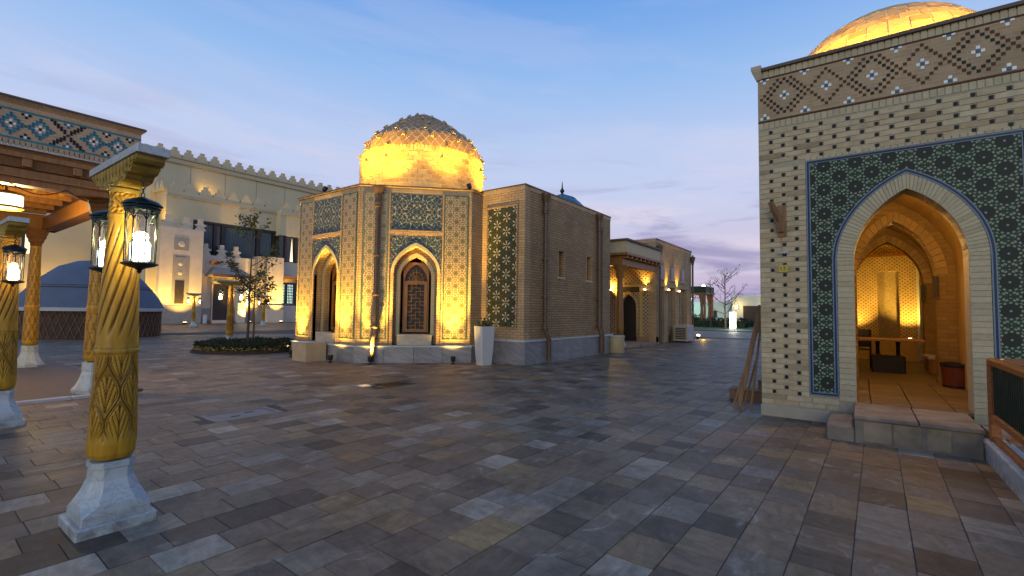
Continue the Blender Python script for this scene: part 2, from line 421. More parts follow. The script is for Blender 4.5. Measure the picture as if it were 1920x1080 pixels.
# paving: each slab its own stone, ochre, grey-blue or dark, streaked
def paving_mat(name, far):
    t = MT(name, .5, 0, .2)
    o = t.tc('Object')
    if far:
        n = t.node('ShaderNodeTexBrick'); t.L(o, n.inputs['Vector']); n.offset = .37
        n.inputs['Color1'].default_value = (0, 0, 0, 1); n.inputs['Color2'].default_value = (1, 1, 1, 1); n.inputs['Mortar'].default_value = (.3, .3, .3, 1)
        n.inputs['Scale'].default_value = 1; n.inputs['Mortar Size'].default_value = .006; n.inputs['Brick Width'].default_value = .44; n.inputs['Row Height'].default_value = .325
        i = E(t.nt, n.outputs[0]); g = o
    else:
        i = t.island(); ge = t.node('ShaderNodeNewGeometry'); g = E(t.nt, ge.outputs['Position'])
    c = t.ramp(i, [(0, (.062, .050, .040)), (.14, (.125, .10, .078)), (.3, (.17, .128, .088)), (.45, (.115, .096, .078)), (.6, (.16, .142, .118)),
                   (.72, (.13, .104, .08)), (.84, (.20, .145, .075)), (.93, (.165, .152, .135)), (1, (.27, .245, .205))])
    gx, gy, gz = t.xyz(g)
    sw = (i * 7.3).fract().gt(.5); p_ = gx * sw + gy * (1 - sw); q_ = gy * sw + gx * (1 - sw)
    st = t.noise(t.comb(p_ * 1.1 + q_ * .3, q_ * 4.2 - p_ * .7, gz + i * 40), 2.4, 7, .64, 1.1)
    c = t.mix(.8, c, t.ramp(st, [(.24, (.5, .48, .46)), (.5, (1, 1, 1)), (.76, (1.5, 1.5, 1.52))]), 'MULTIPLY')
    big = t.noise(g, .35, 5, .6)
    c = t.mix(.7, c, t.ramp(big, [(.3, (.66, .62, .6)), (.7, (1.2, 1.2, 1.22))]), 'MULTIPLY')
    salt = t.noise(t.comb(gx * 1.2, gy * 2.4, gz), 1.7, 8, .72, 1.0).step(.56, .74)
    c = t.mix(salt * .6, c, (.33, .325, .31))
    c = t.mix(1.0, c, (1.30, 1.20, 1.02), 'MULTIPLY')  # warm tint over all slabs, offsets blue skylight on the ground
    stain = t.noise(g, 1.15, 7, .68, .6)
    c = t.mix(.85, c, t.ramp(stain, [(.30, (.52, .50, .48)), (.48, (1, 1, 1)), (.70, (1.22, 1.2, 1.16))]), 'MULTIPLY')
    speck = t.noise(g, 9, 5, .7)
    c = t.mix(.6, c, t.ramp(speck, [(.30, (.62, .6, .58)), (.5, (1, 1, 1)), (.72, (1.3, 1.3, 1.3))]), 'MULTIPLY')
    t.base(c)
    t.rough((st * .35 + .36).clamp())
    t.bump(t.noise(g, 34, 5) + st * .6, .3, .004)
    M[name] = t.m
paving_mat('paving_slab', False); paving_mat('paving_far', True)
pieces('floor_piece', [(0, (.085, .062, .04)), (.5, (.135, .10, .062)), (1, (.10, .072, .046))], .6, 8, .3, .3, .45)  # tiles kept dark to hold the dim light of the passage floor
pieces('far_brick_piece', [(0, (.40, .3, .18)), (1, (.48, .37, .23))], .8, 18)

# ---- tile patterns, drawn in metres on the panel's own face
def lattice(t, a, b, ou=0., ov=0.):
    u, v, _ = t.xyz(t.tc('UV')); u = u + ou; v = v + ov
    def cell(p, q):
        x = ((u / a + p).fract() - .5) * a; y = ((v / b + q).fract() - .5) * b
        return x, y, (x * x + y * y).sqrt()
    x1, y1, d1 = cell(0, 0); x2, y2, d2 = cell(.5, .5)
    s = d1.lt(d2); x = x1 * s + x2 * (1 - s); y = y1 * s + y2 * (1 - s); d = d1.mn(d2)
    return u, v, x, y, d, y.atan2(x)
# dark green rosette mosaic of the archway front
t = MT('rosette_mosaic', .5, 0, .2)
u, v, x, y, d, th = lattice(t, .39, .365, -.69, -.4)
ring = (th * 12).cos().gt(.05) * (d.gt(.093)) * d.lt(.116)
ring2 = (th * 12 + 3.14159).cos().gt(.25) * d.gt(.127) * d.lt(.150)
ctr = d.lt(.013)
fill = ((x * 130).cos() * (y * 118).cos()).gt(.34) * d.gt(.155)
petal = ((th * 12).cos().abs().lt(.25) * d.lt(.085) * d.gt(.025))
pale = (ring + ring2 + fill).clamp()
nz = t.noise(t.tc('Object'), 3.1, 3)
c = t.mix(d.lt(.092), (.020, .042, .028), (.018, .024, .019)); c = t.mix(petal * .6, c, (.03, .045, .04))
c = t.mix(pale, c, t.ramp(nz, [(.3, (.17, .235, .16)), (.7, (.26, .29, .19))])); c = t.mix(ctr, c, (.2, .28, .24))
t.base(c); t.bump(pale, .25, .003); M['rosette_mosaic'] = t.m
# ochre star mosaic with pale interlace of the octagon piers
t = MT('star_mosaic', .35, 0, .5)
u, v, x, y, d, th = lattice(t, .40, .40, -.12, .05)
star = (d - ((th * 6).cos() * .018 + .098)).abs().lt(.0065)
star2 = (d - ((th * 6 + 3.14159).cos() * .022 + .150)).abs().lt(.006)
k = 2 * math.pi / .20
web = ((u * k).cos() + (u * (k * .5) + v * (k * .866)).cos() + (u * (k * .5) - v * (k * .866)).cos()).abs().lt(.12) * d.gt(.115)
line = (star + star2 + web).clamp()
c = t.mix(d.lt(.075), (.17, .115, .042), (.11, .10, .028)); c = t.mix(d.lt(.02), c, (.06, .055, .02))
c = t.mix(((x * 160).cos() * (y * 160).cos()).gt(.5) * d.gt(.1), c, (.075, .075, .03))
c = t.mix(line, c, (.50, .44, .28)); t.base(c); t.bump(line, .3, .004); M['star_mosaic'] = t.m
# black-green mosaic with cream petals of the side block
t = MT('petal_mosaic', .5, 0, .2)
u, v, x, y, d, th = lattice(t, .74, .44, -.26, -.1)
pet = ((th * 3 + 1.5708).cos().abs().gt(.86) * d.lt(.15) * d.gt(.025)).clamp()
vr = t.vor(t.comb(u, v), 26, 'F1', 'Distance', .35)
bits = vr.lt(.22) * d.gt(.10)
c = t.mix(bits, (.030, .036, .018), (.22, .20, .11)); c = t.mix(pet, c, (.44, .40, .27)); t.base(c); t.bump((pet + bits).clamp(), .25, .003); M['petal_mosaic'] = t.m
# blue arabesque mirrored about the middle of the bay
t = MT('arabesque', .45, 0, .25)
u, v, _ = t.xyz(t.tc('UV')); mu = (u - 1.7).abs(); mv = (v - 4.62).abs() * (v.gt(4.0)) + v * (v.lt(4.0))
p = t.comb(mu, mv, 0.)
n1 = t.noise(p, 5.5, 2, .4); n2 = t.noise(t.comb(mv, mu, 5.), 5.5, 2, .4)
s1 = ((mu * 38 + n1 * 14).sin() + (mv * 38 + n2 * 14).sin()).abs().lt(.20)
s2 = ((mu * 70 - n2 * 16 + 1.).sin() * (mv * 70 + n1 * 16).sin() - .35).abs().lt(.14)
fl = t.vor(p, 10, 'F1', 'Distance', .85); flower = fl.lt(.24); core = fl.lt(.10)
big = t.noise(p, 2.0, 2)
c = t.ramp(big, [(.35, (.012, .028, .060)), (.5, (.014, .042, .058)), (.65, (.012, .032, .075))])
c = t.mix(s2, c, (.085, .125, .11)); c = t.mix(flower * .7, c, (.20, .11, .05)); c = t.mix(s1, c, (.33, .32, .24)); c = t.mix(core, c, (.26, .12, .05))
t.base(c); M['arabesque'] = t.m
# perforated brick lattice wall (dark pockets between small bricks)
def pocket(name, c, hole, a, b):
    t = MT(name, .8, 0, .2); u, v, x, y, d, th = lattice(t, a, b)
    h = x.abs().lt(a * .16) * y.abs().lt(b * .16); n = t.noise(t.tc('Object'), 6, 4)
    t.base(t.mix(h, t.ramp(n, [(.3, tuple(q * .75 for q in c)), (.7, c)]), hole)); t.bump(h * -1, .6, .02); M[name] = t.m
pocket('pocket_brick', (.46, .34, .21), (.06, .04, .025), .22, .20)
pocket('pocket_fine', (.50, .38, .19), (.16, .10, .04), .115, .10)
# ---------------------------------------------------------------- ground and paving
PA = R(-1.3)                                     # the paving runs almost, not quite, with the buildings
pvx = Vector((math.cos(PA), math.sin(PA), 0)); pvy = Vector((-math.sin(PA), math.cos(PA), 0))
b = MB().add([(-400, -400, -.03), (900, -400, -.03), (900, 900, -.03), (-400, 900, -.03)], [(0, 1, 2, 3)])
g = put('ground', b.mesh('ground', M['paving_far']), None, (0, 0, 0), PA); tag(g, kind='structure')
b = MB().add([(-4.5, -4.5, -.0045), (34, -4.5, -.0045), (34, 34, -.0045), (-4.5, 34, -.0045)], [(0, 1, 2, 3)])
pav = put('paving', b.mesh('paving', M['joint_sand'])); tag(pav, kind='structure')
ROW = .325; LEN = (.30, .345, .40, .47)
def slab_mb(l, x=0, y=0, z=0, wv=ROW, j=.0015):
    c = .0025; x0, x1, y0, y1 = x - l / 2 + j, x + l / 2 - j, y - wv / 2 + j, y + wv / 2 - j
    return [(x0, y0, -.02), (x1, y0, -.02), (x1, y1, -.02), (x0, y1, -.02), (x0 + c, y0 + c, z), (x1 - c, y0 + c, z), (x1 - c, y1 - c, z), (x0 + c, y1 - c, z)], \
           [(4, 5, 6, 7), (0, 1, 5, 4), (1, 2, 6, 5), (2, 3, 7, 6), (3, 0, 4, 7)]
HATCH = (3.45, 7.55, .95, .62); DRAIN = (6.75, 8.1, .9, .62)
def blocked(x, y):
    for (cx, cy, lx, ly) in (HATCH, DRAIN):
        if abs(x - cx) < lx / 2 + .1 and abs(y - cy) < ly / 2 + .05: return True
    if x > 11.8 and 8.3 < y < 19: return True
    if x > 9.2 and y > 13.0 and y < 15 and x < 12: return True
    if x > 8.7 and y < 1.2: return True
    if (x - 8.65) ** 2 + (y - 18.6) ** 2 < 1.5 ** 2: return True
    return False
slabs = []
j = -14
while j * ROW < 34:
    y = j * ROW; x = -5 - rnd.random() * .5
    while x < 36:
        l = rnd.choice(LEN); cx = x + l / 2; x += l
        p = pvx * cx + pvy * y
        d = math.hypot(p.x, p.y)
        if d > 33 or p.x < -4 or (d > 12 and not in_view(p, .7)) or blocked(p.x, p.y): continue
        slabs.append((d + (0 if in_view(p, .02) else 100), l, p.x, p.y, cx, y))
    j += 1
slabs.sort()
smesh = {}
for l in LEN:
    for k in range(3):
        mb = MB().add(*slab_mb(l)); smesh[l, k] = mb.mesh('slab', M['paving_slab'])
for d, l, x, y, cx, cy in slabs[:300]:
    put('slab', smesh[l, rnd.randrange(3)], pav, (x + rnd.uniform(-.002, .002), y + rnd.uniform(-.002, .002), rnd.uniform(-.002, .003)), PA + rnd.uniform(-.003, .003))
b = MB()
for d, l, x, y, cx, cy in slabs[300:]: b.add(*slab_mb(l, cx, cy, rnd.uniform(-.002, .002)))
part('slab_field', b, M['paving_slab'], pav, rz=PA, kind='stuff')
# grass verge far to the right
b = MB().add([(47, -40, .02), (150, -40, .02), (150, 60, .02), (47, 60, .02), (47, -40, -.03), (47, 60, -.03)], [(0, 1, 2, 3), (4, 0, 3, 5)])
tag(put('lawn', b.mesh('lawn', M['grass'])), kind='structure')

# access hatch and drain set in the paving
h = thing('access_hatch', 'pale metal access hatch let into paving with two slot handles', 'hatch', (HATCH[0], HATCH[1], 0), PA)
fx, fy = HATCH[2] / 2, HATCH[3] / 2
b = MB()
for q in ((-fx, fx, -fy, -fy + .07), (-fx, fx, fy - .07, fy), (-fx, -fx + .07, -fy + .07, fy - .07), (fx - .07, fx, -fy + .07, fy - .07)): b.box(*q, -.02, .004)
part('frame', b, M['hatch_stone'], h)
part('lid', MB().box(-fx + .085, fx - .085, -fy + .085, fy - .085, -.02, -.004), M['hatch_stone'], h)
for sx in (-1, 1): part('slot_handle', MB().box(sx * .13 - .06, sx * .13 + .06, sx * .08 - .015, sx * .08 + .015, -.004, .002), M['black_plastic'], h)
h = thing('floor_drain', 'dark drain grating in paving beside a small glowing floor light', 'drain', (DRAIN[0], DRAIN[1], 0), PA)
b = MB()
for q in ((-.4, .4, -.28, -.22), (-.4, .4, .22, .28), (-.4, -.34, -.22, .22), (.34, .4, -.22, .22)): b.box(*q, -.02, .004)
part('frame', b, M['iron'], h)
for k in range(9): part('bar', MB().box(-.34, .34, -.2 + k * .05 - .01, -.2 + k * .05 + .01, -.02, 0), M['iron'], h)
h = thing('floor_light', 'small lit square light set flush in paving beside drain grating', 'light', (6.28, 8.42, 0), PA)
part('rim', MB().box(-.16, .16, -.16, .16, -.02, .002), M['concrete'], h); part('lens', MB().box(-.09, .09, -.09, .09, .002, .006), M['floor_lens'], h)

# ---------------------------------------------------------------- octagonal building with the lit dome
AP = 4.1; SD = AP * 2 * math.tan(R(22.5)); CX, CY = 12.85, 13.88
MBD = thing('domed_building', 'octagonal beige brick building with brightly lit studded gold dome', 'building', (CX, CY, 0))
def FR(x, y, rz): return ((x - CX, y - CY, 0), R(rz))
HS = SD / 2
F_front = FR(CX - AP, CY - HS, -45); F_left = FR(CX - AP, CY + HS, -90); F_right = FR(CX - HS, CY - AP, 0)
HT, PZ = 5.38, .53
def octo(ap, z): 
    r = ap / math.cos(R(22.5)); return [(r * math.cos(R(22.5 + 45 * k)), r * math.sin(R(22.5 + 45 * k)), z) for k in range(8)]
# rear and right walls (plain)
b = MB(); o8 = octo(AP, 0)
for k in range(8):
    a, c = o8[k], o8[(k + 1) % 8]; mx_, my_ = (a[0] + c[0]) / 2, (a[1] + c[1]) / 2
    ang = round(math.degrees(math.atan2(my_, mx_))) % 360
    if ang in (180, 225): continue
    b.add([(a[0], a[1], 0), (c[0], c[1], 0), (c[0], c[1], HT - .02), (a[0], a[1], HT - .02)], [(0, 1, 2, 3)])
part('rear_wall', b, M['wall_brick'], MBD)
part('roof', MB().loft([octo(AP - .02, HT - .3), octo(AP - .02, HT - .1)]), M['roof_edge'], MBD)
part('coping', MB().loft([octo(AP + .035, HT - .05), octo(AP + .06, HT - .02), octo(AP + .06, HT + .02), octo(AP - .22, HT + .02), octo(AP - .22, HT - .1)], False, False), M['copper_pipe'], MBD)

def dress_face(fr, door):
    A1 = arch(1.70, .655, 2.72, 3.55); A0 = arch(1.70, .745, 2.72, 3.66); A2 = arch(1.70, .47, 2.62, 3.25); A3 = arch(1.70, .35, 2.5, 3.04)
    P = lambda n, mb, mat, **k: part(n, mb, M[mat], MBD, fr, **k)
    P('wall', MB().arch_plate(0, SD, PZ, HT - .03, A1, 0, .28), 'wall_brick')
    P('soldier_course', MB().box(.03, SD - .03, -.012, 0, HT - .19, HT - .06), 'soldier_wall')
    # brick fillets framing the panels
    for (x0, x1, z0, z1) in ((.87, .915, PZ, 5.19), (2.485, 2.53, PZ, 5.19), (.915, 2.485, 3.90, 4.03)):
        P('brick_fillet', MB().box(x0, x1, -.03, 0, z0, z1), 'wall_brick')
    for x0 in (.13, 2.55):
        pn = P('tile_panel', MB().box(x0, x0 + .72, -.012, 0, .72, 5.17), 'star_mosaic')
        b = MB()
        for q in ((x0 - .02, x0 + .02, .70, 5.19), (x0 + .70, x0 + .74, .70, 5.19), (x0 + .02, x0 + .70, 5.15, 5.19), (x0 + .02, x0 + .70, .70, .73)):
            b.box(q[0], q[1], -.022, -.012, q[2], q[3])
        part('tile_border', b, M['green_glaze'], pn)
    P('tile_panel', MB().box(.94, 2.46, -.012, 0, 4.06, 5.16), 'arabesque', label='square blue arabesque tile panel above the arch')
    P('spandrel_panel', MB().arch_plate(.94, 2.46, 2.72, 3.87, A0, -.012, 0), 'arabesque')
    # arch ring: voussoirs and jambs, proud of the wall
    vs = MB()
    for i in range(len(A0) - 1):
        P('voussoir', MB().prism([A1[i], A1[i + 1], A0[i + 1], A0[i]], -.035, .1), 'voussoir_piece') if i % 1 == 0 else None
    for xs in (.955, 2.355): P('jamb', MB().box(xs, xs + .09, -.035, .1, PZ, 2.72), 'wall_brick')
    # first reveal
    P('inner_wall', MB().arch_plate(1.04, 2.36, PZ, 3.58, A2, .28, .46), 'wall_brick')
    A2b = arch(1.70, .53, 2.62, 3.32); P('inner_arch', MB().ribbon([(1.17, PZ + .25)] + A2b + [(2.23, PZ + .25)], .10, .24, .28), 'voussoir_piece')
    P('sill', MB().cbox(1.18, 2.22, .02, .46, PZ, PZ + .32, .015), 'pale_brick')
    wn = P('window', MB().arch_plate(1.30, 2.10, .88, 3.1, A3, .50, .58), 'wood')
    part('pane', MB().box(1.34, 2.06, .60, .61, .9, 3.05), M['dark_door'], wn)
    fr_ = MB()
    for q in ((1.35, 1.44, .9, 2.5), (1.96, 2.05, .9, 2.5)): fr_.box(q[0], q[1], .47, .52, q[2], q[3])
    fr_.box(1.44, 1.96, .47, .52, 2.40, 2.52); fr_.box(1.44, 1.96, .47, .52, .9, .99); part('frame', fr_, M['wood'], wn)
    lat = MB(); rows = 13; cols = 4; cw = .52 / cols; ch = (2.40 - .99) / rows
    for r_ in range(rows + 1):
        for c_ in range(cols):
            if (r_ + c_) % 3 != 0: lat.box(1.44 + c_ * cw - .005, 1.44 + (c_ + 1) * cw + .005, .535, .55, .99 + r_ * ch - .012, .99 + r_ * ch + .012)
    for c_ in range(1, cols):
        for r_ in range(rows):
            if (r_ + 2 * c_) % 3 != 0: lat.box(1.44 + c_ * cw - .012, 1.44 + c_ * cw + .012, .53, .548, .99 + r_ * ch - .005, .99 + (r_ + 1) * ch + .005)
    part('lattice', lat, M['wood'], wn)
    fan = MB()
    for k in range(7):
        a = R(15 + 25 * k); fan.tube([(1.70, .53, 2.52), (1.70 + .27 * math.cos(a), .53, 2.52 + .36 * math.sin(a))], .012, 5)
    for rr in (.12, .22): fan.ribbon([(1.70 + rr * math.cos(R(q)), 2.52 + 1.25 * rr * math.sin(R(q))) for q in range(0, 181, 20)], .018, .52, .54)
    part('fanlight', fan, M['wood'], wn)
dress_face(F_front, True); dress_face(F_left, False)
# plinth: marble slabs, one by one, with a ledge
def plinth(fr, length, top, out, n, ext0=0, ext1=0):
    xs = [-ext0 + (length + ext0 + ext1) * k / n for k in range(n + 1)]
    for k in range(n):
        part('plinth_slab', MB().cbox(xs[k] + .003, xs[k + 1] - .003, -out, .02, 0, top - .05, .004), M['veined_marble'], MBD, fr)
    part('plinth_ledge', MB().cbox(-ext0 - .02, length + ext1 + .02, -out - .025, .05, top - .05, top, .012), M['marble'], MBD, fr)
plinth(F_front, SD, .52, .10, 4, .05, .05); plinth(F_left, SD, .52, .101, 4, .05, .03); plinth(F_right, .42, .525, .06, 1)
# side block
BX, BY, BH = 11.65, 8.1, 5.45
F_bf = FR(BX, CY - AP, -90); F_bs = FR(BX, BY, 0)
bl = BY; bw_ = CY - AP - BY
part('block_wall', MB().box(0, bw_, 0, .3, .72, BH - .16), M['wall_brick'], MBD, F_bf)
b = MB(); X1 = 6.05
for (x0, x1, z0, z1) in ((.3, 1.98, .72, BH - .16), (2.38, 4.0, .72, BH - .16), (4.36, X1, .72, BH - .16), (1.98, 2.38, .72, 2.77), (1.98, 2.38, 3.63, BH - .16), (4.0, 4.36, .72, 2.77), (4.0, 4.36, 3.63, BH - .16)):
    b.box(x0, x1, 0, .3, z0, z1)
part('block_wall', b, M['dark_brick'], MBD, F_bs)
part('block_wall', MB().box(X1 - .3, X1, .3, 9, .72, BH - .16), M['dark_brick'], MBD, F_bs)
part('soldier_course', MB().box(-.012, bw_, -.012, .3, BH - .16, BH - .03), M['soldier_wall'], MBD, F_bf)
part('soldier_course', MB().box(.3, X1 + .012, -.012, .3, BH - .16, BH - .03), M['soldier_wall'], MBD, F_bs)
part('block_roof', MB().box(.05, X1 - .05, .05, 9, BH - .3, BH - .2), M['roof_edge'], MBD, F_bs)
part('coping', MB().box(-.03, bw_ + .03, -.03, .3, BH - .03, BH + .01), M['copper_pipe'], MBD, F_bf)
part('coping', MB().box(.3, X1 + .03, -.03, .3, BH - .03, BH + .01), M['copper_pipe'], MBD, F_bs)
for x0 in (1.98, 4.0):
    wn = part('window', MB().box(x0, x0 + .38, .16, .2, 2.77, 3.63), M['dark_brick'], MBD, F_bs)
    part('sill', MB().box(x0 - .06, x0 + .44, -.03, .05, 2.69, 2.76), M['pale_brick'], wn)
    for q in ((x0 - .05, x0 - .005), (x0 + .385, x0 + .43)): part('frame', MB().box(q[0], q[1], -.02, .0, 2.77, 3.66), M['wall_brick'], wn)
pn = part('tile_panel', MB().box(.26, 1.39, -.01, 0, 1.12, 4.82), M['petal_mosaic'], MBD, F_bf)
b = MB()
for q in ((.21, .26, 1.07, 4.87), (1.39, 1.44, 1.07, 4.87), (.26, 1.39, 4.82, 4.87), (.26, 1.39, 1.07, 1.12)): b.box(q[0], q[1], -.03, 0, q[2], q[3])
part('tile_border', b, M['dark_brick'], pn)
plinth(F_bf, bw_, .73, .08, 2, 0, .10); plinth(F_bs, X1, .729, .10, 5, .08, .0)
# downpipes
def downpipe(fr, x, top, bot=.05, r=.072, kick=0.0, y=-.1, sc=1.0):
    p = thing_part = part('downpipe', MB().tube([(x, y, top - .35), (x, y, bot + 1.0), (x + kick * .5, y - .06, bot + .78), (x + kick, y - .08, bot + .66), (x + kick, y - .08, bot)], r, 10), M['copper_pipe'], MBD, fr, smooth=True)
    part('hopper', MB().lathe([(r * 1.1, top - .62), (r * 1.5, top - .56), (r * 1.5, top - .48), (r * 1.25, top - .44), (r * 1.35, top - .25), (r * 2.1, top - .12), (r * 2.3, top - .02), (r * 2.3, top)], 12, x, y), M['copper_pipe'], p, smooth=True)
    for z in (top - .62, (top + bot) * .6, (top + bot) * .38, bot + 1.02): part('collar', MB().lathe([(r * 1.35, z - .035), (r * 1.45, z), (r * 1.35, z + .035)], 12, x, y), M['copper_pipe'], p, smooth=True)
downpipe(F_front, .55, HT - .05, r=.07, kick=-.05, y=-.17); downpipe(F_bs, 1.03, BH - .1, kick=.12); downpipe(F_bs, 4.86, BH - .1, kick=.03); downpipe(F_bs, 5.14, BH - .55, r=.03, y=-.08)
# dome
prof = [(2.36, 5.3), (2.37, 7.15), (2.34, 7.4), (2.24, 7.67), (2.08, 8.0), (1.72, 8.33), (1.28, 8.69), (.76, 9.02), (.40, 9.21), (.01, 9.42)]
def rad(z):
    for (r0, z0), (r1, z1) in zip(prof, prof[1:]):
        if z <= z1: return r0 + (r1 - r0) * (z - z0) / (z1 - z0)
    return .02
def smooth_prof(n):
    out = []
    for i in range(n + 1):
        z = 5.3 + (9.40 - 5.3) * i / n; r = sum(rad(z + q * .05) if z + q * .05 < 9.4 else max(.01, (9.4 - z) * 2.0) for q in (-1, 0, 1)) / 3; out.append((max(.01, r), z))
    return out
dome = part('dome', MB().lathe(smooth_prof(40), 64), M['dome_joint'], MBD, smooth=True)
def shell(z0, z1, a0, a1, d=.018, gap=.007):
    vs = []
    for (zz, dd, q) in ((z0, -.01, 0), (z1, -.01, 0), (z0, d, 1), (z1, d, 1)):
        pass
    ga = gap / max(.3, rad((z0 + z1) / 2))
    def P(a, z, e): r = rad(z) + e; return (r * math.cos(a), r * math.sin(a), z)
    A, B_ = a0 + ga, a1 - ga; Z0, Z1 = z0 + gap, z1 - gap; c = .006; ca = c / max(.3, rad(z0))
    am = (A + B_) / 2
    return [P(A, Z0, -.01), P(B_, Z0, -.01), P(B_, Z1, -.01), P(A, Z1, -.01), P(A + ca, Z0 + c, d), P(B_ - ca, Z0 + c, d), P(B_ - ca, Z1 - c, d), P(A + ca, Z1 - c, d)], \
           [(4, 5, 6, 7), (0, 1, 5, 4), (1, 2, 6, 5), (2, 3, 7, 6), (3, 0, 4, 7)]
camdir = math.atan2(-CY, -CX)
rest = MB(); cnt = 0; z = 5.55
rows = []
while z < 7.14: rows.append((z, z + .155, 46)); z += .155
for zi, (z0, z1, n) in enumerate(rows):
    for k in range(n):
        a0 = 2 * math.pi * (k + (zi % 2) * .5) / n; a1 = a0 + 2 * math.pi / n; am = (a0 + a1) / 2
        facing = math.cos(am - camdir)
        if facing > .05 and z0 > 6.1 and cnt < 300:
            part('brick', MB().add(*shell(z0, z1, a0, a1, .016 + rnd.random() * .008)), M['dome_piece'], dome); cnt += 1
        else: rest.add(*shell(z0, z1, a0, a1))
for k in range(120):
    a0 = 2 * math.pi * k / 120; rest.add(*shell(7.16, 7.36, a0, a0 + 2 * math.pi / 120, .022, .006))
# diamond-laid tiles on the crown of the dome
n = 44; z = 7.40; i = 0; crown = MB()
while z < 9.2:
    r = rad(z); dz_ = max(.05, 2 * math.pi * r / n * .62); slope = math.hypot(rad(min(z + .05, 9.39)) - r, .05) / .05; dzz = dz_ / slope
    for k in range(n):
        a = 2 * math.pi * (k + (i % 2) * .5) / n; ha = math.pi / n * .92; hz = dzz * .92
        def P(a_, z_, e): q = rad(min(z_, 9.38)) + e; return (q * math.cos(a_), q * math.sin(a_), z_ + e * .3)
        pts = [P(a - ha, z, .006), P(a, z - hz, .006), P(a + ha, z, .006), P(a, z + hz, .006)]; lo = [P(a - ha * 1.04, z, -.012), P(a, z - hz * 1.04, -.012), P(a + ha * 1.04, z, -.012), P(a, z + hz * 1.04, -.012)]
        crown.add(lo + pts, [(4, 5, 6, 7), (0, 1, 5, 4), (1, 2, 6, 5), (2, 3, 7, 6), (3, 0, 4, 7)])
    z += dzz; i += 1
part('brick_field', rest, M['dome_piece'], dome, kind='stuff'); part('crown_tiles', crown, M['dome_tile'], dome, kind='stuff')
# projecting wedge studs
zs_ = [6.98, 7.42, 7.78, 8.12, 8.45, 8.74, 8.98, 9.18]; ns = [15, 14, 14, 12, 11, 9, 6, 3]
for zi, (zz, n) in enumerate(zip(zs_, ns)):
    for k in range(n):
        a = 2 * math.pi * (k + .5 * (zi % 2) + .13) / n; r = rad(zz)
        if math.cos(a - camdir) < -.25: continue
        if zi == 0 and rnd.random() < .45: continue
        s_ = .085
        b = MB().add([(-.02, -s_, -s_ * .8), (-.02, s_, -s_ * .8), (-.02, 0, s_ * 1.25), (.16, -.035, -.06), (.16, .035, -.06), (.10, 0, .03)], [(0, 1, 2), (3, 5, 4), (0, 3, 4, 1), (1, 4, 5, 2), (2, 5, 3, 0)])
        part('stud', b, M['dome_piece'], dome, loc=(r * math.cos(a), r * math.sin(a), zz), rz=a)
# small blue cupola on the side block
cx_, cy_ = 16.45 - CX, 9.62 - CY
cp = part('cupola', MB().lathe([(1.0, 5.1), (1.0, 5.42), (.97, 5.55), (.9, 5.75), (.75, 5.95), (.5, 6.14), (.23, 6.26), (.05, 6.31)], 32, 0, 0), M['blue_dome'], MBD, loc=(cx_, cy_, 0), smooth=True)
part('finial', MB().lathe([(.05, 6.32), (.05, 6.38), (.09, 6.45), (.09, 6.49), (.04, 6.55), (.03, 6.6), (.01, 6.85)], 10), M['iron'], cp, smooth=True)
for k in range(24):
    a = 2 * math.pi * k / 24; part('rib', MB().tube([(1.01 * math.cos(a), 1.01 * math.sin(a), 5.4), (.905 * math.cos(a), .905 * math.sin(a), 5.75), (.505 * math.cos(a), .505 * math.sin(a), 6.145), (.06 * math.cos(a), .06 * math.sin(a), 6.315)], .02, 4), M['teal_glaze'], cp)

# ground spotlights at the foot of the walls and roof floods
def spotlight(label, x, y, tgt, power, z=0, angle=95, color=WARM, flood=0):
    s = thing('spotlight', label, 'spotlight', (x, y, z), 0, 'uplights washing the domed building')
    part('base', MB().lathe([(.07, 0), (.07, .025), (.03, .03)], 12), M['black_plastic'], s)
    part('stem', MB().box(-.015, .015, -.015, .015, .03, .1), M['black_plastic'], s)
    d = (Vector(tgt) - Vector((x, y, z + .16))).normalized()
    q = d.to_track_quat('Z', 'Y').to_euler()
    me = MB().lathe([(.05, -.09), (.07, -.06), (.075, .07), (.065, .07), (.06, .03)], 14, cap=True).mesh('head', M['black_plastic'], True)
    hd = put('head', me, s, (0, 0, .16), rot=q)
    put('lens', MB().lathe([(.062, .050), (.058, .055)], 14).mesh('lens', M['lamp_warm']), s, (0, 0, .16), rot=q)
    p0 = Vector((0, 0, .16)) + d * .09
    l = lamp('SPOT', p0, power, color, s, .04, Vector(tgt) - Vector((x, y, z)), angle, 1.0)
    if flood: lamp('SPOT', p0, flood, color, s, .05, Vector(tgt) - Vector((x, y, z)), 130, 1.0)
    return s
i2 = 1 / math.sqrt(2)
spotlight('ground spotlight left of the corner, washing the left face', 8.28, 12.75, (8.75, 12.85, 4.9), 4700, angle=58, flood=230)
spotlight('ground spotlight standing at the foot of the downpipe', 8.80, 11.56, (9.20, 11.73, 4.9), 4700, angle=58, flood=230)
spotlight('ground spotlight below the right tile panel beside the white planter', 10.45, 9.82, (10.72, 10.21, 4.9), 4700, angle=58, flood=270)
spotlight('ground spotlight at the far left corner behind the beige box', 8.42, 15.2, (8.75, 15.1, 4.9), 4300, angle=58, flood=210)
spotlight('ground spotlight farthest left, beyond the octagon corner', 9.2, 16.9, (9.55, 16.4, 3.5), 350)
spotlight('black floodlight standing on the left parapet of the octagon', CX - 4.0, CY + .35, (CX - 1.5, CY + .15, 9.4), 2500, HT + .02, 76, GOLD, flood=420)
spotlight('roof floodlight behind the front corner of the octagon parapet', CX - 3.66, CY - 1.5, (CX - 1.3, CY - .55, 9.4), 1600, HT - .1, 76, GOLD, flood=240)
spotlight('small black floodlight on the parapet corner next to side block', CX - 1.60, CY - 3.88, (CX - .6, CY - 1.4, 9.4), 1600, HT + .02, 76, GOLD, flood=240)
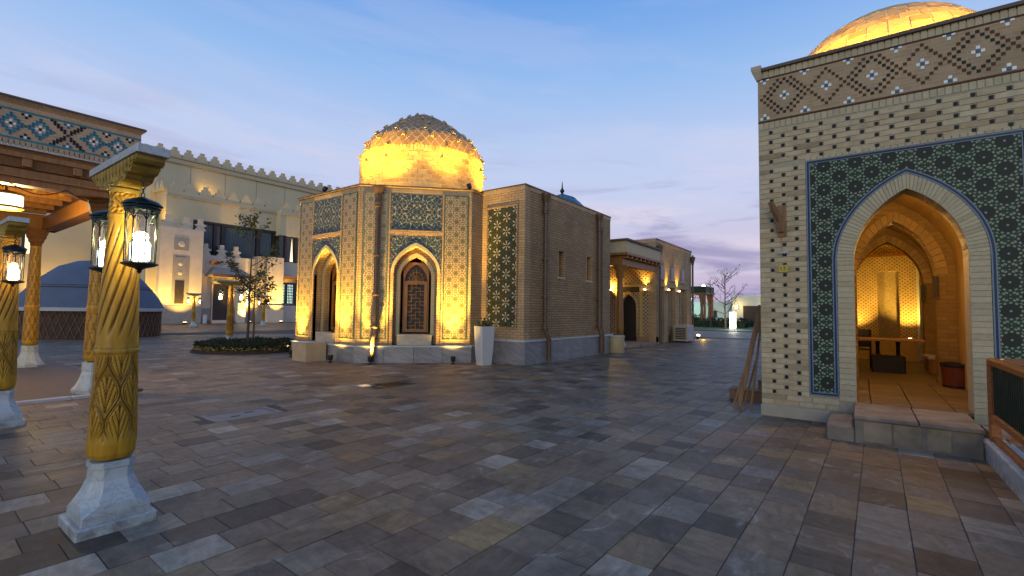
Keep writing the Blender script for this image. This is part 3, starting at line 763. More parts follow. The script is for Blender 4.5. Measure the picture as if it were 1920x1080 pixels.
spotlight('roof floodlight farthest right of the dome above side block', CX + 1.5, CY - 3.66, (CX + .55, CY - 1.3, 9.4), 2300, HT - .1, 76, GOLD, flood=280)
spotlight('tiny floodlight shining beside the blue cupola on roof edge', 16.95, 8.42, (16.7, 9.3, 6.3), 25, BH - .1, 90, WARM)

# ---------------------------------------------------------------- brick gatehouse with the arched passage
GX, GY = 8.57, 1.30
GT = thing('brick_gatehouse', 'pale brick gatehouse with green rosette mosaic around open arched passage', 'building', (GX, GY, 0))
FG = ((0, 0, 0), R(-90))                          # local x runs right along the front, y runs into the passage
GL, GH = 3.70, 5.62; XC = 1.85
def G(n, mb, mat, parent=None, **k): return part(n, mb, M[mat], parent or GT, FG if parent is None else None, **k)
AI = arch(XC, .615, 2.40, 3.39, 14); AO = arch(XC, .82, 2.40, 3.605, 14)
wl = G('wall', MB().arch_plate(0, GL, .0, GH - .06, AI, .008, .42), 'mortar')
G('side_wall', MB().box(0, .35, .42, 9.6, 0, GH - .06), 'pale_brick'); G('side_wall', MB().box(GL - .35, GL, .42, 9.6, 0, GH - .06), 'pale_brick')
G('roof', MB().box(.35, GL - .35, .42, 9.6, 5.0, 5.15), 'roof_edge')
G('coping', MB().box(-.03, GL + .03, -.045, .44, GH - .035, GH + .012), 'roof_edge'); G('coping', MB().box(-.03, .36, .44, 9.6, GH - .035, GH + .012), 'roof_edge')
G('corner_cap', MB().loft([[(-.02, -.02, 5.45), (.05, -.02, 5.45), (.05, .05, 5.45), (-.02, .05, 5.45)], [(-.09, -.08, 5.62), (.06, -.08, 5.62), (.06, .05, 5.62), (-.09, .05, 5.62)], [(-.09, -.08, 5.67), (.06, -.08, 5.67), (.06, .05, 5.67), (-.09, .05, 5.67)]]), 'pale_brick')
G('base_board', MB().cbox(-.01, 1.0, -.035, .02, .0, .17, .008), 'base_stone'); G('base_board', MB().cbox(2.7, GL, -.035, .02, .0, .17, .008), 'base_stone')
# brick courses
bricks, glaz = [], []
def spans(zc):
    if zc > 4.04: return [(0, GL)]
    s = []
    if zc < .38: s = [(0, 1.03), (2.67, GL)]
    else: s = [(0, .655), (3.045, GL)]
    return s
CH = .08; k = 0; z = .185
while z + CH < 4.60:
    zc = z + CH / 2
    if not 3.955 < zc < 4.065:
        off = .18 if k % 2 == 0 else .35
        for (a, c) in spans(zc):
            gx = [off + .34 * q for q in range(-2, 12)]
            cuts = [a] + [g_ for g_ in gx if a + .05 < g_ < c - .05] + [c]
            useg = zc > .38
            for q in range(len(cuts) - 1):
                x0 = cuts[q] + (.0275 if q > 0 and useg else 0); x1 = cuts[q + 1] - (.0275 if q < len(cuts) - 2 and useg else 0)
                if x1 - x0 > .03: bricks.append((x0, x1, z, z + CH))
            if useg: glaz += [(g_ - .0275, g_ + .0275, z + .008, z + CH - .008) for g_ in cuts[1:-1]]
    z += CH; k += 1
jm = []
z = .34
while z < 2.39:
    for s in (0, 1):
        xa, xb = (XC - .82, XC - .615) if s == 0 else (XC + .615, XC + .82)
        jm.append((xa, xb, z, min(z + CH, 2.40)))
    z += CH
def fb(q, d=.03, j=.0025, y=0.0): return MB().face_brick(q[0] + j, q[1] - j, q[2] + j, q[3] - j, y, d)
vis = [q for q in bricks if q[0] < 3.1]; hid = [q for q in bricks if q[0] >= 3.1]
vis.sort(key=lambda q: -(q[1] - q[0]))
for q in vis[:300]: G('brick', fb(q, y=rnd.uniform(-.004, .002)), 'brick_piece', kind=None)
b = MB()
for q in vis[300:] + hid:
    mm = fb(q); b.add(mm.v, mm.f)
G('brick_field', b, 'brick_piece', kind='stuff')
for q in glaz:
    if q[0] < GL: G('glazed_brick', fb(q, y=-.002), 'black_glaze')
for q in jm: G('jamb_brick', MB().box(q[0] + .003, q[1] - .003, -.004, .415, q[2] + .004, q[3] - .004), 'voussoir_piece')
for i in range(len(AO) - 1):
    for s in range(2):
        def ip(P_, f_): return (P_[i][0] + (P_[i + 1][0] - P_[i][0]) * f_, P_[i][1] + (P_[i + 1][1] - P_[i][1]) * f_)
        f0, f1 = s * .5 + .03, s * .5 + .47
        G('voussoir', MB().prism([ip(AI, f0), ip(AI, f1), ip(AO, f1), ip(AO, f0)], -.004, .415), 'voussoir_piece')
# soldier courses
def soldiers(x0, x1, z0, z1, w_, y=0.0, mat='voussoir_piece'):
    n = int((x1 - x0) / w_)
    for q in range(n):
        a = x0 + (x1 - x0) * q / n; G('soldier_brick', MB().face_brick(a + .003, a + (x1 - x0) / n - .003, z0, z1, y, .03), mat)
soldiers(0, GL, 4.61, 4.725, .078); soldiers(0, GL, 5.465, 5.585, .078); soldiers(.64, 3.06, 3.99, 4.055, .08)
# mosaic panel with its borders
G('mosaic_panel', MB().arch_plate(.70, 3.00, .43, 3.94, AO, 0, .022), 'rosette_mosaic')
b0 = [(XC - .82, .43)] + AO + [(XC + .82, .43)]
for off, wd, mt in ((.012, .016, 'skyblue_glaze'), (.032, .024, 'navy_glaze'), (.052, .014, 'skyblue_glaze')):
    AP_ = arch(XC, .82 + off, 2.40, 3.605 + off * 1.2, 14)
    G('tile_border', MB().ribbon([(XC - .82 - off, .40)] + AP_ + [(XC + .82 + off, .40)], wd, -.008 - off * .02, .0), mt)
for off, wd, mt in ((.008, .016, 'skyblue_glaze'), (.028, .024, 'navy_glaze'), (.048, .014, 'skyblue_glaze')):
    x0, x1, z0, z1 = .655 + off, 3.045 - off, .385 + off, 3.985 - off
    G('tile_border', MB().ribbon([(x0, z0), (x0, z1), (x1, z1), (x1, z0)], wd, -.009, .0), mt)
    for xa, xb in ((x0, 1.03 - .012), (2.67 + .012, x1)): G('tile_border', MB().box(xa, xb, -.0095, 0, z0 - wd / 2, z0 + wd / 2), mt)
# diamond frieze: every coloured brick set one by one on the brick band
CW, CHh = .0467, .0538; ZC = 5.115; X0 = GY - .92
fz = G('frieze', MB().box(0, GL, 0, .022, 4.755, 5.455), 'band_brick')
for zz in (4.74, 5.455): G('frieze_line', MB().box(0, GL, -.006, .022, zz - .013, zz + .013), 'brown_glaze')
tmesh = {mt: MB().face_brick(-CW * .46, CW * .46, -CHh * .42, CHh * .42, -.006, .01, .002).mesh('frieze_tile', M[mt]) for mt in ('black_glaze', 'brown_glaze', 'white_glaze', 'teal_glaze')}
def ft(i, j, mt):
    x = X0 + i * CW
    if x < .02 or x > GL - .02: return
    put('frieze_tile', tmesh[mt], fz, (x, 0, ZC + j * CHh))
done = set()
for k in range(-1, 7):
    c0 = 12 * k; typeA = k % 2 == 0
    cells = {}
    for di in range(-7, 8):
        for j in range(-6, 7):
            dd = abs(di) + abs(j)
            if dd == 0: cells[di, j] = 'teal_glaze'
            elif dd == 1: cells[di, j] = 'white_glaze'
            elif typeA and dd == 5: cells[di, j] = 'black_glaze'
            elif typeA and dd == 7 and abs(j) < 6 and abs(di) < 7: cells[di, j] = 'brown_glaze'
            elif not typeA and dd == 5: cells[di, j] = 'brown_glaze'
    for (di, j), mt in cells.items():
        if (c0 + di, j) not in done: done.add((c0 + di, j)); ft(c0 + di, j, mt)
    for sj in (-6, 6):
        for di, j, mt in ((6, sj, 'teal_glaze'), (5, sj, 'white_glaze'), (7, sj, 'white_glaze'), (6, sj - (1 if sj > 0 else -1), 'white_glaze')):
            if (c0 + di, j) not in done: done.add((c0 + di, j)); ft(c0 + di, j, mt)
# wooden horn bracket, hanging insulator and house number
br = G('bracket_plate', MB().box(.27, .38, -.03, 0, 2.83, 3.33), 'plank')
part('bracket_arm', MB().prism([(0, 0), (.07, .0), (.10, .14), (.22, .30), (.30, .44), (.26, .46), (.16, .36), (.05, .25), (0, .22)], -.03, .03), M['plank'], br, loc=(.33, -.03, 2.9), rz=R(-118))
ins = G('hanging_insulator', MB().tube([(.27, -.06, 2.565), (.41, -.06, 2.575)], .014, 8), 'white_paint')
for x in (.29, .32, .35, .38): part('disc', MB().tube([(x, -.06, 2.57), (x + .012, -.06, 2.57)], .024, 10), M['white_paint'], ins)
part('cord', MB().tube([(.32, -.06, 2.58), (.32, -.05, 2.83)], .004, 4), M['plank'], ins)
pl = G('number_plate', MB().cbox(.26, .40, -.018, .002, 2.265, 2.38, .006), 'sign_yellow', label='yellow number plate reading 17')
for xd, segs in ((.30, [[(0, 0), (0, .055)], [(0, .055), (-.012, .042)]]), (.325, [[(0, .055), (.034, .055)], [(.034, .055), (.012, 0)]])):
    for sg in segs: part('digit', MB().ribbon([(xd + sg[0][0], 2.295 + sg[0][1]), (xd + sg[1][0], 2.295 + sg[1][1])], .008, -.0205, -.018), M['black_plastic'], pl)
# the passage: floor, vaults, inner arches, lit end wall
FZ = .34; SW = .92
for (y0, y1, hw_, za) in ((.42, 3.3, SW, 3.86), (3.72, 6.3, SW, 3.80), (6.72, 9.2, 1.3, 4.4)):
    AV = arch(XC, hw_, 2.40, za, 10)
    G('vault', MB().ribbon([(XC - hw_, FZ)] + AV + [(XC + hw_, FZ)], .05, y0, y1), 'plaster_yellow')
for (y0, hw_, za) in ((3.3, .60, 3.46), (6.3, .67, 3.42)):
    A_in = arch(XC, hw_, 2.38, za, 12); A_out = arch(XC, hw_ + .17, 2.38, za + .19, 12)
    G('inner_arch_wall', MB().arch_plate(XC - 1.3, XC + 1.3, FZ, 4.6, A_in, y0 + .012, y0 + .42), 'dimmed_brick')
    for i in range(len(A_in) - 1):
        f = .06
        lp = lambda P_, f_: (P_[i][0] + (P_[i + 1][0] - P_[i][0]) * f_, P_[i][1] + (P_[i + 1][1] - P_[i][1]) * f_)
        G('voussoir', MB().prism([lp(A_in, f), lp(A_in, 1 - f), lp(A_out, 1 - f), lp(A_out, f)], y0 - .01, y0 + .012), 'amber_piece')
    G('wall_lantern', MB().box(XC + hw_ - .05, XC + hw_ + .03, y0 - .07, y0 - .012, 1.95, 2.35), 'dark_door')
EY = 9.2
ew = G('end_wall', MB().box(-.6, .72, EY, EY + .3, FZ, 4.6), 'pocket_fine')
G('end_wall', MB().box(1.22, 1.72, EY, EY + .3, FZ, 4.6), 'pocket_fine'); G('end_wall', MB().box(2.22, 2.60, EY, EY + .3, FZ, 4.6), 'pocket_fine')
for (x0, x1) in ((.72, 1.22), (1.72, 2.22)):
    G('niche', MB().box(x0, x1, EY + .18, EY + .22, FZ, 3.0), 'niche_stone'); G('niche_head', MB().box(x0, x1, EY, EY + .3, 2.9, 4.6), 'pocket_fine')
G('end_bench', MB().box(.3, 2.58, EY - .45, EY - .005, FZ, .9), 'plaster_yellow'); G('frieze_board', MB().box(0, 2.6, EY - .04, EY - .002, 3.34, 3.42), 'wood')
G('corner_pipe', MB().box(2.60, 2.66, EY - .06, EY - .002, FZ, 3.4), 'white_paint'); G('end_wall', MB().box(2.66, 4.2, EY + .2, EY + .4, FZ, 4.6), 'pale_brick')
vg = G('vent_grille', MB().box(.9, 1.28, EY - .06, EY - .002, 3.0, 3.28), 'dark_door')
for r_ in range(9):
    for c_ in range(4 if r_ < 8 else 4):
        x0 = XC - .9 + c_ * .45; y0 = .02 + r_ * .36
        G('floor_tile', MB().cbox(x0 + .004, x0 + .446, y0 + .004, y0 + .356, FZ - .04, FZ + rnd.uniform(-.002, .002), .005), 'floor_piece')
G('passage_floor', MB().box(-.2, 4, 3.27, 9.2, FZ - .1, FZ - .002), 'floor_piece')
# front steps
st = G('platform', MB().cbox(XC - .615 - .02, 2.39, -1.10, -.005, 0, FZ - .045, .012), 'old_stone')
for x0, x1 in ((XC - .64, XC - .02), (XC - .01, 2.40)): G('platform_slab', MB().cbox(x0, x1, -1.13, -.006, FZ - .044, FZ, .01), 'old_stone')
for x0, x1 in ((1.30, 1.58), (1.60, 1.86), (1.90, 2.12)): G('facing_tile', MB().cbox(x0, x1, -1.108, -1.10, .03, FZ - .06, .004), 'facing')
G('step', MB().cbox(.92, XC - .64, -1.10, -.005, 0, .18, .012), 'old_stone')
# gatehouse dome
dx_, dy_ = 1.78, 3.4
dr = [(1.86, 5.1), (1.86, 5.7), (1.83, 6.1), (1.71, 6.5), (1.50, 6.86), (1.19, 7.18), (.82, 7.42), (.42, 7.56), (.02, 7.62)]
gd = part('dome', MB().lathe(dr, 48), M['dome_joint'], GT, ((dy_, -dx_, 0), 0), smooth=True)
def gr(z):
    for (r0, z0), (r1, z1) in zip(dr, dr[1:]):
        if z <= z1: return r0 + (r1 - r0) * (z - z0) / (z1 - z0)
    return .02
cdir = math.atan2(-(GY - dx_), -(GX + dy_)); rad_, rad = rad, gr
z = 5.3; zi = 0; b = MB()
while z < 7.5:
    sl = abs(gr(z + .05) - gr(z)) / .05; dzz = max(.03, .17 / math.hypot(1, sl)); n = max(8, int(2 * math.pi * gr(z) / .30))
    for k in range(n):
        a0 = 2 * math.pi * (k + .5 * (zi % 2)) / n; v_ = shell(z, min(z + dzz, 7.56), a0, a0 + 2 * math.pi / n, .015, .006)
        if math.cos(a0 - cdir) > 0 and z > 6.0: part('brick', MB().add(*v_), M['dome_piece'], gd)
        else: b.add(*v_)
    z += dzz; zi += 1
part('brick_field', b, M['dome_piece'], gd, kind='stuff')
rad = rad_
spotlight('roof floodlight behind gatehouse parapet at left of its dome', GX + .62, GY - .55, (GX + 2.4, GY - 1.3, 7.0), 900, 5.62, 120, GOLD)
spotlight('roof floodlight behind gatehouse parapet at right of its dome', GX + .62, GY - 3.1, (GX + 2.4, GY - 2.3, 7.0), 800, 5.62, 120, GOLD)
for o in bpy.data.objects:
    if o.get('label', '').startswith('roof floodlight behind gatehouse'): o['group'] = 'floodlights on the gatehouse roof'; part('pole', MB().tube([(0, 0, -.5), (0, 0, .01)], .02, 8), M['black_plastic'], o)
# lamps in the passage
def wash(label, x, y, z, tgt, power, angle=100, name='uplight', color=WARM):
    s = thing(name, label, 'lamp', (x, y, z)); part('housing', MB().cbox(-.07, .07, -.05, .05, 0, .07, .01), M['black_plastic'], s)
    part('lens', MB().box(-.055, .055, -.035, .035, .07, .076), M['lamp_warm'], s)
    lamp('SPOT', (0, 0, .10), power, color, s, .05, Vector(tgt) - Vector((x, y, z)), angle, .8); return s
wash('uplight at the right foot of the lit end wall in passage', GX + 8.70, GY - 2.40, .905, (GX + 9.2, GY - 2.36, 3.2), 260)
wash('uplight at the left foot of the lit end wall in passage', GX + 8.70, GY - 1.22, .905, (GX + 9.25, GY - 1.1, 3.0), 200)
def ceiling_lamp(label, x, y, z, power):
    s = thing('ceiling_lamp', label, 'lamp', (x, y, z)); part('rose', MB().lathe([(.05, -.01), (.07, 0), (.02, .012)], 12), M['iron'], s)
    part('globe', MB().lathe([(.02, -.16), (.06, -.13), (.075, -.08), (.06, -.03), (.02, -.01)], 14), M['lamp_warm'], s, smooth=True)
    lamp('POINT', (0, 0, -.24), power, (1.0, .56, .15), s, .07); return s
ceiling_lamp('round warm ceiling lamp in the first vault of the passage', GX + .60, GY - XC - .02, 3.74, 120)
ceiling_lamp('round warm ceiling lamp in the second vault of the passage', GX + 3.95, GY - XC, 3.75, 45)
# furniture in the passage
tb = thing('tea_table', 'low-lit wooden table on twin posts inside the brick passage', 'table', (GX + 5.1, GY - 1.78, FZ))
part('tabletop', MB().cbox(-.45, .45, -.62, .62, .70, .75, .012), M['wood'], tb)
for s in (-1, 1): part('leg', MB().lathe([(.04, .38), (.035, .55), (.05, .70)], 10, 0, s * .18), M['iron'], tb)
part('base', MB().cbox(-.22, .22, -.30, .30, .0, .38, .02), M['black_plastic'], tb)
ch = thing('wooden_chair', 'dark wooden chair half hidden by left side of the passage', 'chair', (GX + 6.0, GY - 1.28, FZ), R(90))
part('seat', MB().cbox(-.22, .22, -.22, .22, .42, .46, .01), M['dark_door'], ch); part('backrest', MB().cbox(-.22, .22, .18, .22, .5, .92, .01), M['dark_door'], ch)
for sx in (-1, 1):
    for sy in (-1, 1): part('leg', MB().box(sx * .2 - .02, sx * .2 + .02, sy * .2 - .02, sy * .2 + .02, 0, .42 if sy < 0 else .9), M['dark_door'], ch)
pt = thing('round_planter', 'dark red planter tub with black rim inside the passage', 'planter', (GX + 3.0, GY - 2.66, FZ))
part('tub', MB().lathe([(.17, 0), (.19, .02), (.21, .36), (.19, .36), (.18, .30)], 20), M['pot_red'], pt, smooth=True); part('rim', MB().lathe([(.215, .36), (.23, .38), (.23, .43), (.19, .43), (.19, .37)], 20), M['black_plastic'], pt)
part('foot_band', MB().lathe([(.185, 0), (.195, .0), (.20, .04), (.19, .04)], 20), M['black_plastic'], pt)
bn = thing('wall_bench', 'small pale bench against right wall deep in the passage', 'bench', (GX + 6.0, GY - 2.62, FZ))
part('seat', MB().cbox(-.5, .5, -.14, .14, .30, .36, .01), M['marble'], bn); part('front_board', MB().box(-.48, .48, .10, .12, 0, .30), M['wood'], bn)
for s in (-1, 1): part('leg', MB().box(s * .44 - .03, s * .44 + .03, -.12, .10, 0, .30), M['wood'], bn)
# marble kerb and wooden rail to the right of the steps
kb = thing('marble_kerb', 'low white marble kerb running from the steps towards the viewer', 'kerb', (7.5, -1.10, 0))
for k in range(5): part('kerb_slab', MB().cbox(-(k + 1) * .9 + .004, -k * .9 - .004, -.16, 0, 0, .20, .006), M['marble'], kb); part('kerb_cap', MB().cbox(-(k + 1) * .9 + .003, -k * .9 - .003, -.20, .02, .20, .245, .01), M['marble'], kb)
rl = thing('wooden_railing', 'dark orange wooden railing with thin balusters around terrace beside steps', 'railing', (7.36, -1.16, 0))
def rail_run(p0, p1, posts):
    d = Vector(p1) - Vector(p0); L_ = d.length; a = math.atan2(d.y, d.x); fr = (tuple(p0), a)
    P = lambda n, mb, mt='rail_wood': part(n, mb, M[mt], rl, fr)
    P('top_rail', MB().cbox(-.04, L_, -.045, .045, 1.08, 1.15, .02)); P('bottom_rail', MB().cbox(0, L_, -.035, .035, .48, .545, .012)); P('foot_rail', MB().cbox(0, L_, -.03, .03, .26, .30, .012))
    n = int(L_ / .07)
    for k in range(1, n): P('baluster', MB().tube([(k * L_ / n, 0, .54), (k * L_ / n, 0, 1.09)], .011, 6), 'iron')
    for x in posts: P('post', MB().cbox(x - .045, x + .045, -.045, .045, .245, 1.10, .012))
rail_run((0, 0, 0), (-4.6, 0, 0), (0, 1.5, 3.0, 4.5)); rail_run((0, -.09, 0), (0, -3.0, 0), (1.5, 2.9))
tag(put('terrace', MB().box(2.4, 8.53, -6, -1.22, 0, .22).mesh('terrace', M['old_stone'])), kind='structure')
# planks and boxes behind the corner of the gatehouse
def plank_(label, p0, p1, w_, th):
    p0, p1 = Vector(p0), Vector(p1); d = (p1 - p0).normalized(); s = d.cross(Vector((1, 0, 0))).normalized(); n = d.cross(s)
    r = [[p + s * w_ * a + n * th * c for a, c in ((-1, -1), (1, -1), (1, 1), (-1, 1))] for p in (p0, p1)]
    tag(put('plank', MB().loft(r).mesh('plank', M['plank'])), label, 'plank', 'planks leaning on the gatehouse')
plank_('wide weathered plank leaning against the gatehouse corner', (9.0, 1.72, .02), (9.0, 1.36, 1.75), .038, .018)
plank_('thin leftmost batten leaning against the gatehouse corner', (8.98, 1.80, .02), (9.0, 1.39, 1.4), .016, .012)
plank_('thin right batten leaning nearest the gatehouse wall', (8.95, 1.52, .02), (8.9, 1.34, 1.5), .016, .016)
plank_('short batten standing between the planks and box', (9.15, 1.66, .02), (9.2, 1.45, .9), .014, .012)
bx = thing('wooden_box', 'long low brown wooden box beside the gatehouse corner', 'box', (9.95, 1.73, 0))
part('body', MB().cbox(-.2, .2, -.30, .30, 0, .17, .008), M['plank'], bx); part('lid', MB().cbox(-.21, .21, -.31, .31, .17, .20, .008), M['plank'], bx)
bx = thing('wooden_box', 'smaller brown wooden box standing against the gatehouse side', 'box', (10.15, 1.47, .20))
part('body', MB().cbox(-.2, .2, -.13, .10, 0, .14, .006), M['plank'], bx); part('lid', MB().cbox(-.21, .21, -.14, .11, .14, .165, .006), M['plank'], bx)
# ---------------------------------------------------------------- carved lamp pillars and their lanterns
def carve(a, z):
    """ogee medallions with double outlines and leaf veins"""
    t_ = (z - .50) / .76; N = 5; P_ = .62; u = a * N / (2 * math.pi); per = .135 * 2 * math.pi / N
    w_ = .25 + .25 * math.cos(2 * math.pi * t_ / P_)
    du = min(abs((u - q + .5) % 1.0 - .5) for q in (w_, -w_)) * per
    uc = abs((u + .5) % 1.0 - .5); ins = uc < w_; cc = uc if ins else .5 - uc
    d = -.011 * math.exp(-(du / .0055) ** 2) - .007 * math.exp(-((du - .017) / .004) ** 2)
    if du > .024:
        ph = (t_ / P_ + (.5 if ins else 0)) % 1.0
        d -= .008 * max(0, math.sin(46 * (t_ - .9 * cc))) ** 3 * (1 if abs(ph - .5) < .33 else .3) + .006 * math.exp(-(cc * per / .006) ** 2)
    e = min(1, max(0, (t_ - .12) * 9)) * min(1, max(0, (.985 - t_) * 24))
    return d * e + .012 * abs(math.cos(2.5 * a)) * max(0, 1 - t_ * 3.2)
def grooved(name, prof, n, fn, s, cx=0, cy=0):
    o = part(name, MB().lathe(prof, n, cx, cy, fn=fn), M['grooved_wood'], s, smooth=True); me = o.data
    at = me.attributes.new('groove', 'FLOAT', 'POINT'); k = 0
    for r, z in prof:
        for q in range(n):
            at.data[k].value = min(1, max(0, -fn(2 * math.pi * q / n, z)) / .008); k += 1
    return o
def neckc(a, z): return .007 * math.sin(11 * a + 3 * math.sin(50 * z)) * math.cos(70 * z + 2 * math.sin(5 * a))
def twist(a, z):
    e = min(1, max(0, (z - 1.36) * 9)) * min(1, max(0, (2.24 - z) * 9)); s = math.sin(12 * (a - (z - 1.3) * 2.3)); return -.012 * e * (max(0, s) ** 2.5)
def interp(pts, n):
    out = []
    for (r0, z0), (r1, z1) in zip(pts, pts[1:]):
        k = max(1, int(n * (z1 - z0) / (pts[-1][1] - pts[0][1])))
        for i in range(k): out.append((r0 + (r1 - r0) * i / k, z0 + (z1 - z0) * i / k))
    return out + [pts[-1]]
def marble_base(s, sc=1.0, top=.47, w0=.235):
    part('plinth', MB().cbox(-w0, w0, -w0, w0, 0, .075, .01), M['marble'], s)
    def sec(hw_, c, z): return [(hw_ - c, -hw_, z), (hw_, -hw_ + c, z), (hw_, hw_ - c, z), (hw_ - c, hw_, z), (-hw_ + c, hw_, z), (-hw_, hw_ - c, z), (-hw_, -hw_ + c, z), (-hw_ + c, -hw_, z)]
    part('pedestal', MB().loft([sec(.20 * sc, .002, .075), sec(.20 * sc, .01, .13), sec(.19 * sc, .085 * sc, .19), sec(.155 * sc, .075 * sc, .26), sec(.125 * sc, .06 * sc, .34), sec(.118 * sc, .05 * sc, top - .05), sec(.128 * sc, .053 * sc, top - .045), sec(.128 * sc, .053 * sc, top)]), M['marble'], s)
def make_pillar():
    s = thing('lamp_pillar', 'x', 'pillar')
    marble_base(s)
    W_ = M['pillar_wood']
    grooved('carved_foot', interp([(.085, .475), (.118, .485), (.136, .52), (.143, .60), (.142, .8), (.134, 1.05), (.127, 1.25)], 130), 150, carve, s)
    part('ring', MB().lathe([(.127, 1.245), (.135, 1.255), (.135, 1.275), (.128, 1.285), (.130, 1.30), (.127, 1.31)], 40), W_, s, smooth=True)
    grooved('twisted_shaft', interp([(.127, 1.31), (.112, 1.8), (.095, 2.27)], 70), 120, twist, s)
    part('ring', MB().lathe([(.095, 2.265), (.1, 2.275), (.1, 2.29), (.094, 2.295)], 40), W_, s, smooth=True)
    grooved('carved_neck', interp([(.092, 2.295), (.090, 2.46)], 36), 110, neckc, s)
    part('ring', MB().lathe([(.09, 2.455), (.097, 2.465), (.097, 2.485), (.085, 2.495), (.10, 2.51)], 32), M['gold_capital'], s, smooth=True)
    prof = [(.13, 2.50), (.29, 2.515), (.315, 2.53), (.33, 2.553), (.41, 2.56), (.432, 2.58), (.44, 2.602), (.50, 2.61), (.525, 2.63), (.53, 2.66)]
    part('bolster', MB().prism(prof + [(-x, z) for x, z in reversed(prof)], -.083, .083), M['gold_capital'], s)
    for sd in (-1, 1):
        b = MB()
        for q in range(26):
            x = -.5 + q * .04; z0 = 2.515 + max(0, abs(x) - .25) * .36
            if abs(x) < .12 and False: continue
            b.tube([(x, sd * .085, z0 + .012), (x + .016 * (-1) ** q, sd * .089, (z0 + 2.65) / 2), (x, sd * .085, 2.65)], .008, 4)
        part('carved_frieze', b, M['gold_capital'], s)
    part('slab', MB().cbox(-.58, .58, -.098, .098, 2.66, 2.72, .006), M['marble'], s)
    return s
def make_lantern():
    s = thing('hanging_lantern', 'x', 'lantern')      # origin at the ring of the lantern, hangs down
    part('roof', MB().lathe([(.0, .0), (.02, -.005), (.055, -.02), (.095, -.035), (.118, -.055), (.122, -.065), (.108, -.07), (.112, -.085), (.104, -.09), (.106, -.105), (.094, -.115)], 24, cap=False), M['iron'], s, smooth=True)
    part('base', MB().lathe([(.088, -.470), (.108, -.478), (.112, -.486), (.085, -.50), (.03, -.515), (.012, -.53), (.016, -.54), (.0, -.555)], 24, cap=False), M['iron'], s, smooth=True)
    part('floor_plate', MB().lathe([(.095, -.478), (.095, -.470)], 24), M['iron'], s)
    for k in range(8):
        a = 2 * math.pi * k / 8; a2 = a + math.pi / 8; c, sn = math.cos, math.sin
        part('bar', MB().tube([(.092 * c(a), .092 * sn(a), -.47), (.096 * c(a), .096 * sn(a), -.11)], .0045, 5), M['iron'], s)
        part('arch_bar', MB().tube([(.095 * c(a), .095 * sn(a), -.175), (.093 * c(a + .18), .093 * sn(a + .18), -.135), (.092 * c(a2), .092 * sn(a2), -.118), (.093 * c(a + .6), .093 * sn(a + .6), -.135), (.095 * c(a + .785), .095 * sn(a + .785), -.175)], .0035, 4), M['iron'], s)
        part('inner_bar', MB().tube([(.064 * c(a2), .064 * sn(a2), -.47), (.064 * c(a2), .064 * sn(a2), -.34), (.05 * c(a2), .046 * sn(a2), -.312)], .004, 4), M['iron'], s)
    part('glass', MB().lathe([(.088, -.468), (.092, -.112)], 24, cap=False), M['clear_glass'], s, smooth=True)
    part('bulb', MB().lathe([(.036, -.465), (.056, -.45), (.058, -.34), (.036, -.305), (.0, -.305)], 18, cap=False), M['lamp_cool'], s, smooth=True)
    for k in range(5):
        z = .012 + k * .028; b = MB().tube([(.011 * math.cos(q), 0, z + .017 * math.sin(q)) for q in (R(45 * j_) for j_ in range(9))], .003, 4)
        part('chain_link', b, M['iron'], s, rz=R(90 * (k % 2)))
    return s
PILL = make_pillar(); LANT = make_lantern()
lant_bulb = {'warm': M['lamp_warm']}
def place_pillar(first, x, y, rz, label, lab_near, lab_far, power, warm, lx=.40):
    p = PILL if first else copy_tree(PILL)
    p.location = (x, y, 0); p.rotation_euler = (0, 0, rz); tag(p, label, 'pillar', 'carved lamp pillars around the court')
    for k, (sx, lb) in enumerate(((-1, lab_near), (1, lab_far))):
        l = LANT if first and k == 0 else copy_tree(LANT)
        l.location = (x + sx * lx * math.cos(rz), y + sx * lx * math.sin(rz), 2.385); tag(l, lb, 'lantern', 'glass lanterns hung from lamp pillars')
        if warm:
            for c_ in l.children:
                if c_.name.startswith('bulb'): c_.data = c_.data.copy(); c_.data.materials[0] = M['lamp_warm']
        lamps_todo.append((l, power, warm))
lamps_todo = []
place_pillar(True, 1.145, 4.53, R(90), 'nearest carved yellow wooden lamp pillar on white marble foot', 'near lantern with bright white bulb on the nearest pillar', 'far-side lantern half hidden behind the nearest pillar', 26, False)
place_pillar(False, 1.12, 9.22, R(90), 'orange-brown carved lamp pillar cut by left edge of picture', 'warm lit lantern on the pillar at left edge', 'lantern on the far side of the pillar at left edge', 14, True)
place_pillar(False, 8.9, 20.85, 0, 'brown lamp pillar rising behind the round flower bed', 'left lantern on the pillar behind flower bed', 'right lantern on the pillar behind flower bed', 30, True)
place_pillar(False, 15.6, 43.0, 0, 'distant lamp pillar before the tall narrow window of pale building', 'left lantern on the pillar before narrow window', 'right lantern on the pillar before narrow window', 60, True)
place_pillar(False, 20.9, 42.6, 0, 'distant lamp pillar between the dark door and the lit pier', 'left lantern on the pillar near the lit pier', 'right lantern on the pillar near the lit pier', 60, True)
for l, pw, wm in lamps_todo: lamp('POINT', (0, 0, -.27), pw, (1.0, .62, .24) if wm else (1.0, .80, .40), l, .05)

# ---------------------------------------------------------------- wooden pavilion at the left
PX, PY = 2.95, 10.9
PV = thing('wooden_pavilion', 'carved wooden pavilion with turquoise diamond frieze at left edge', 'pavilion', (PX, PY, 0))
PW, PD = 6.2, 6.6                                       # runs to -X from its right corner and back in +Y
P = lambda n, mb, mt, **k: part(n, mb, M[mt], PV, **k)
P('deck', MB().box(-PW - .1, .25, .1, PD + .6, 0, .045), 'floor_piece'); 
for k in range(7): P('deck_slab', MB().cbox(-PW + k * .92 - .1, -PW + (k + 1) * .92 - .108, -.05, .095, 0, .05, .006), 'marble_piece')
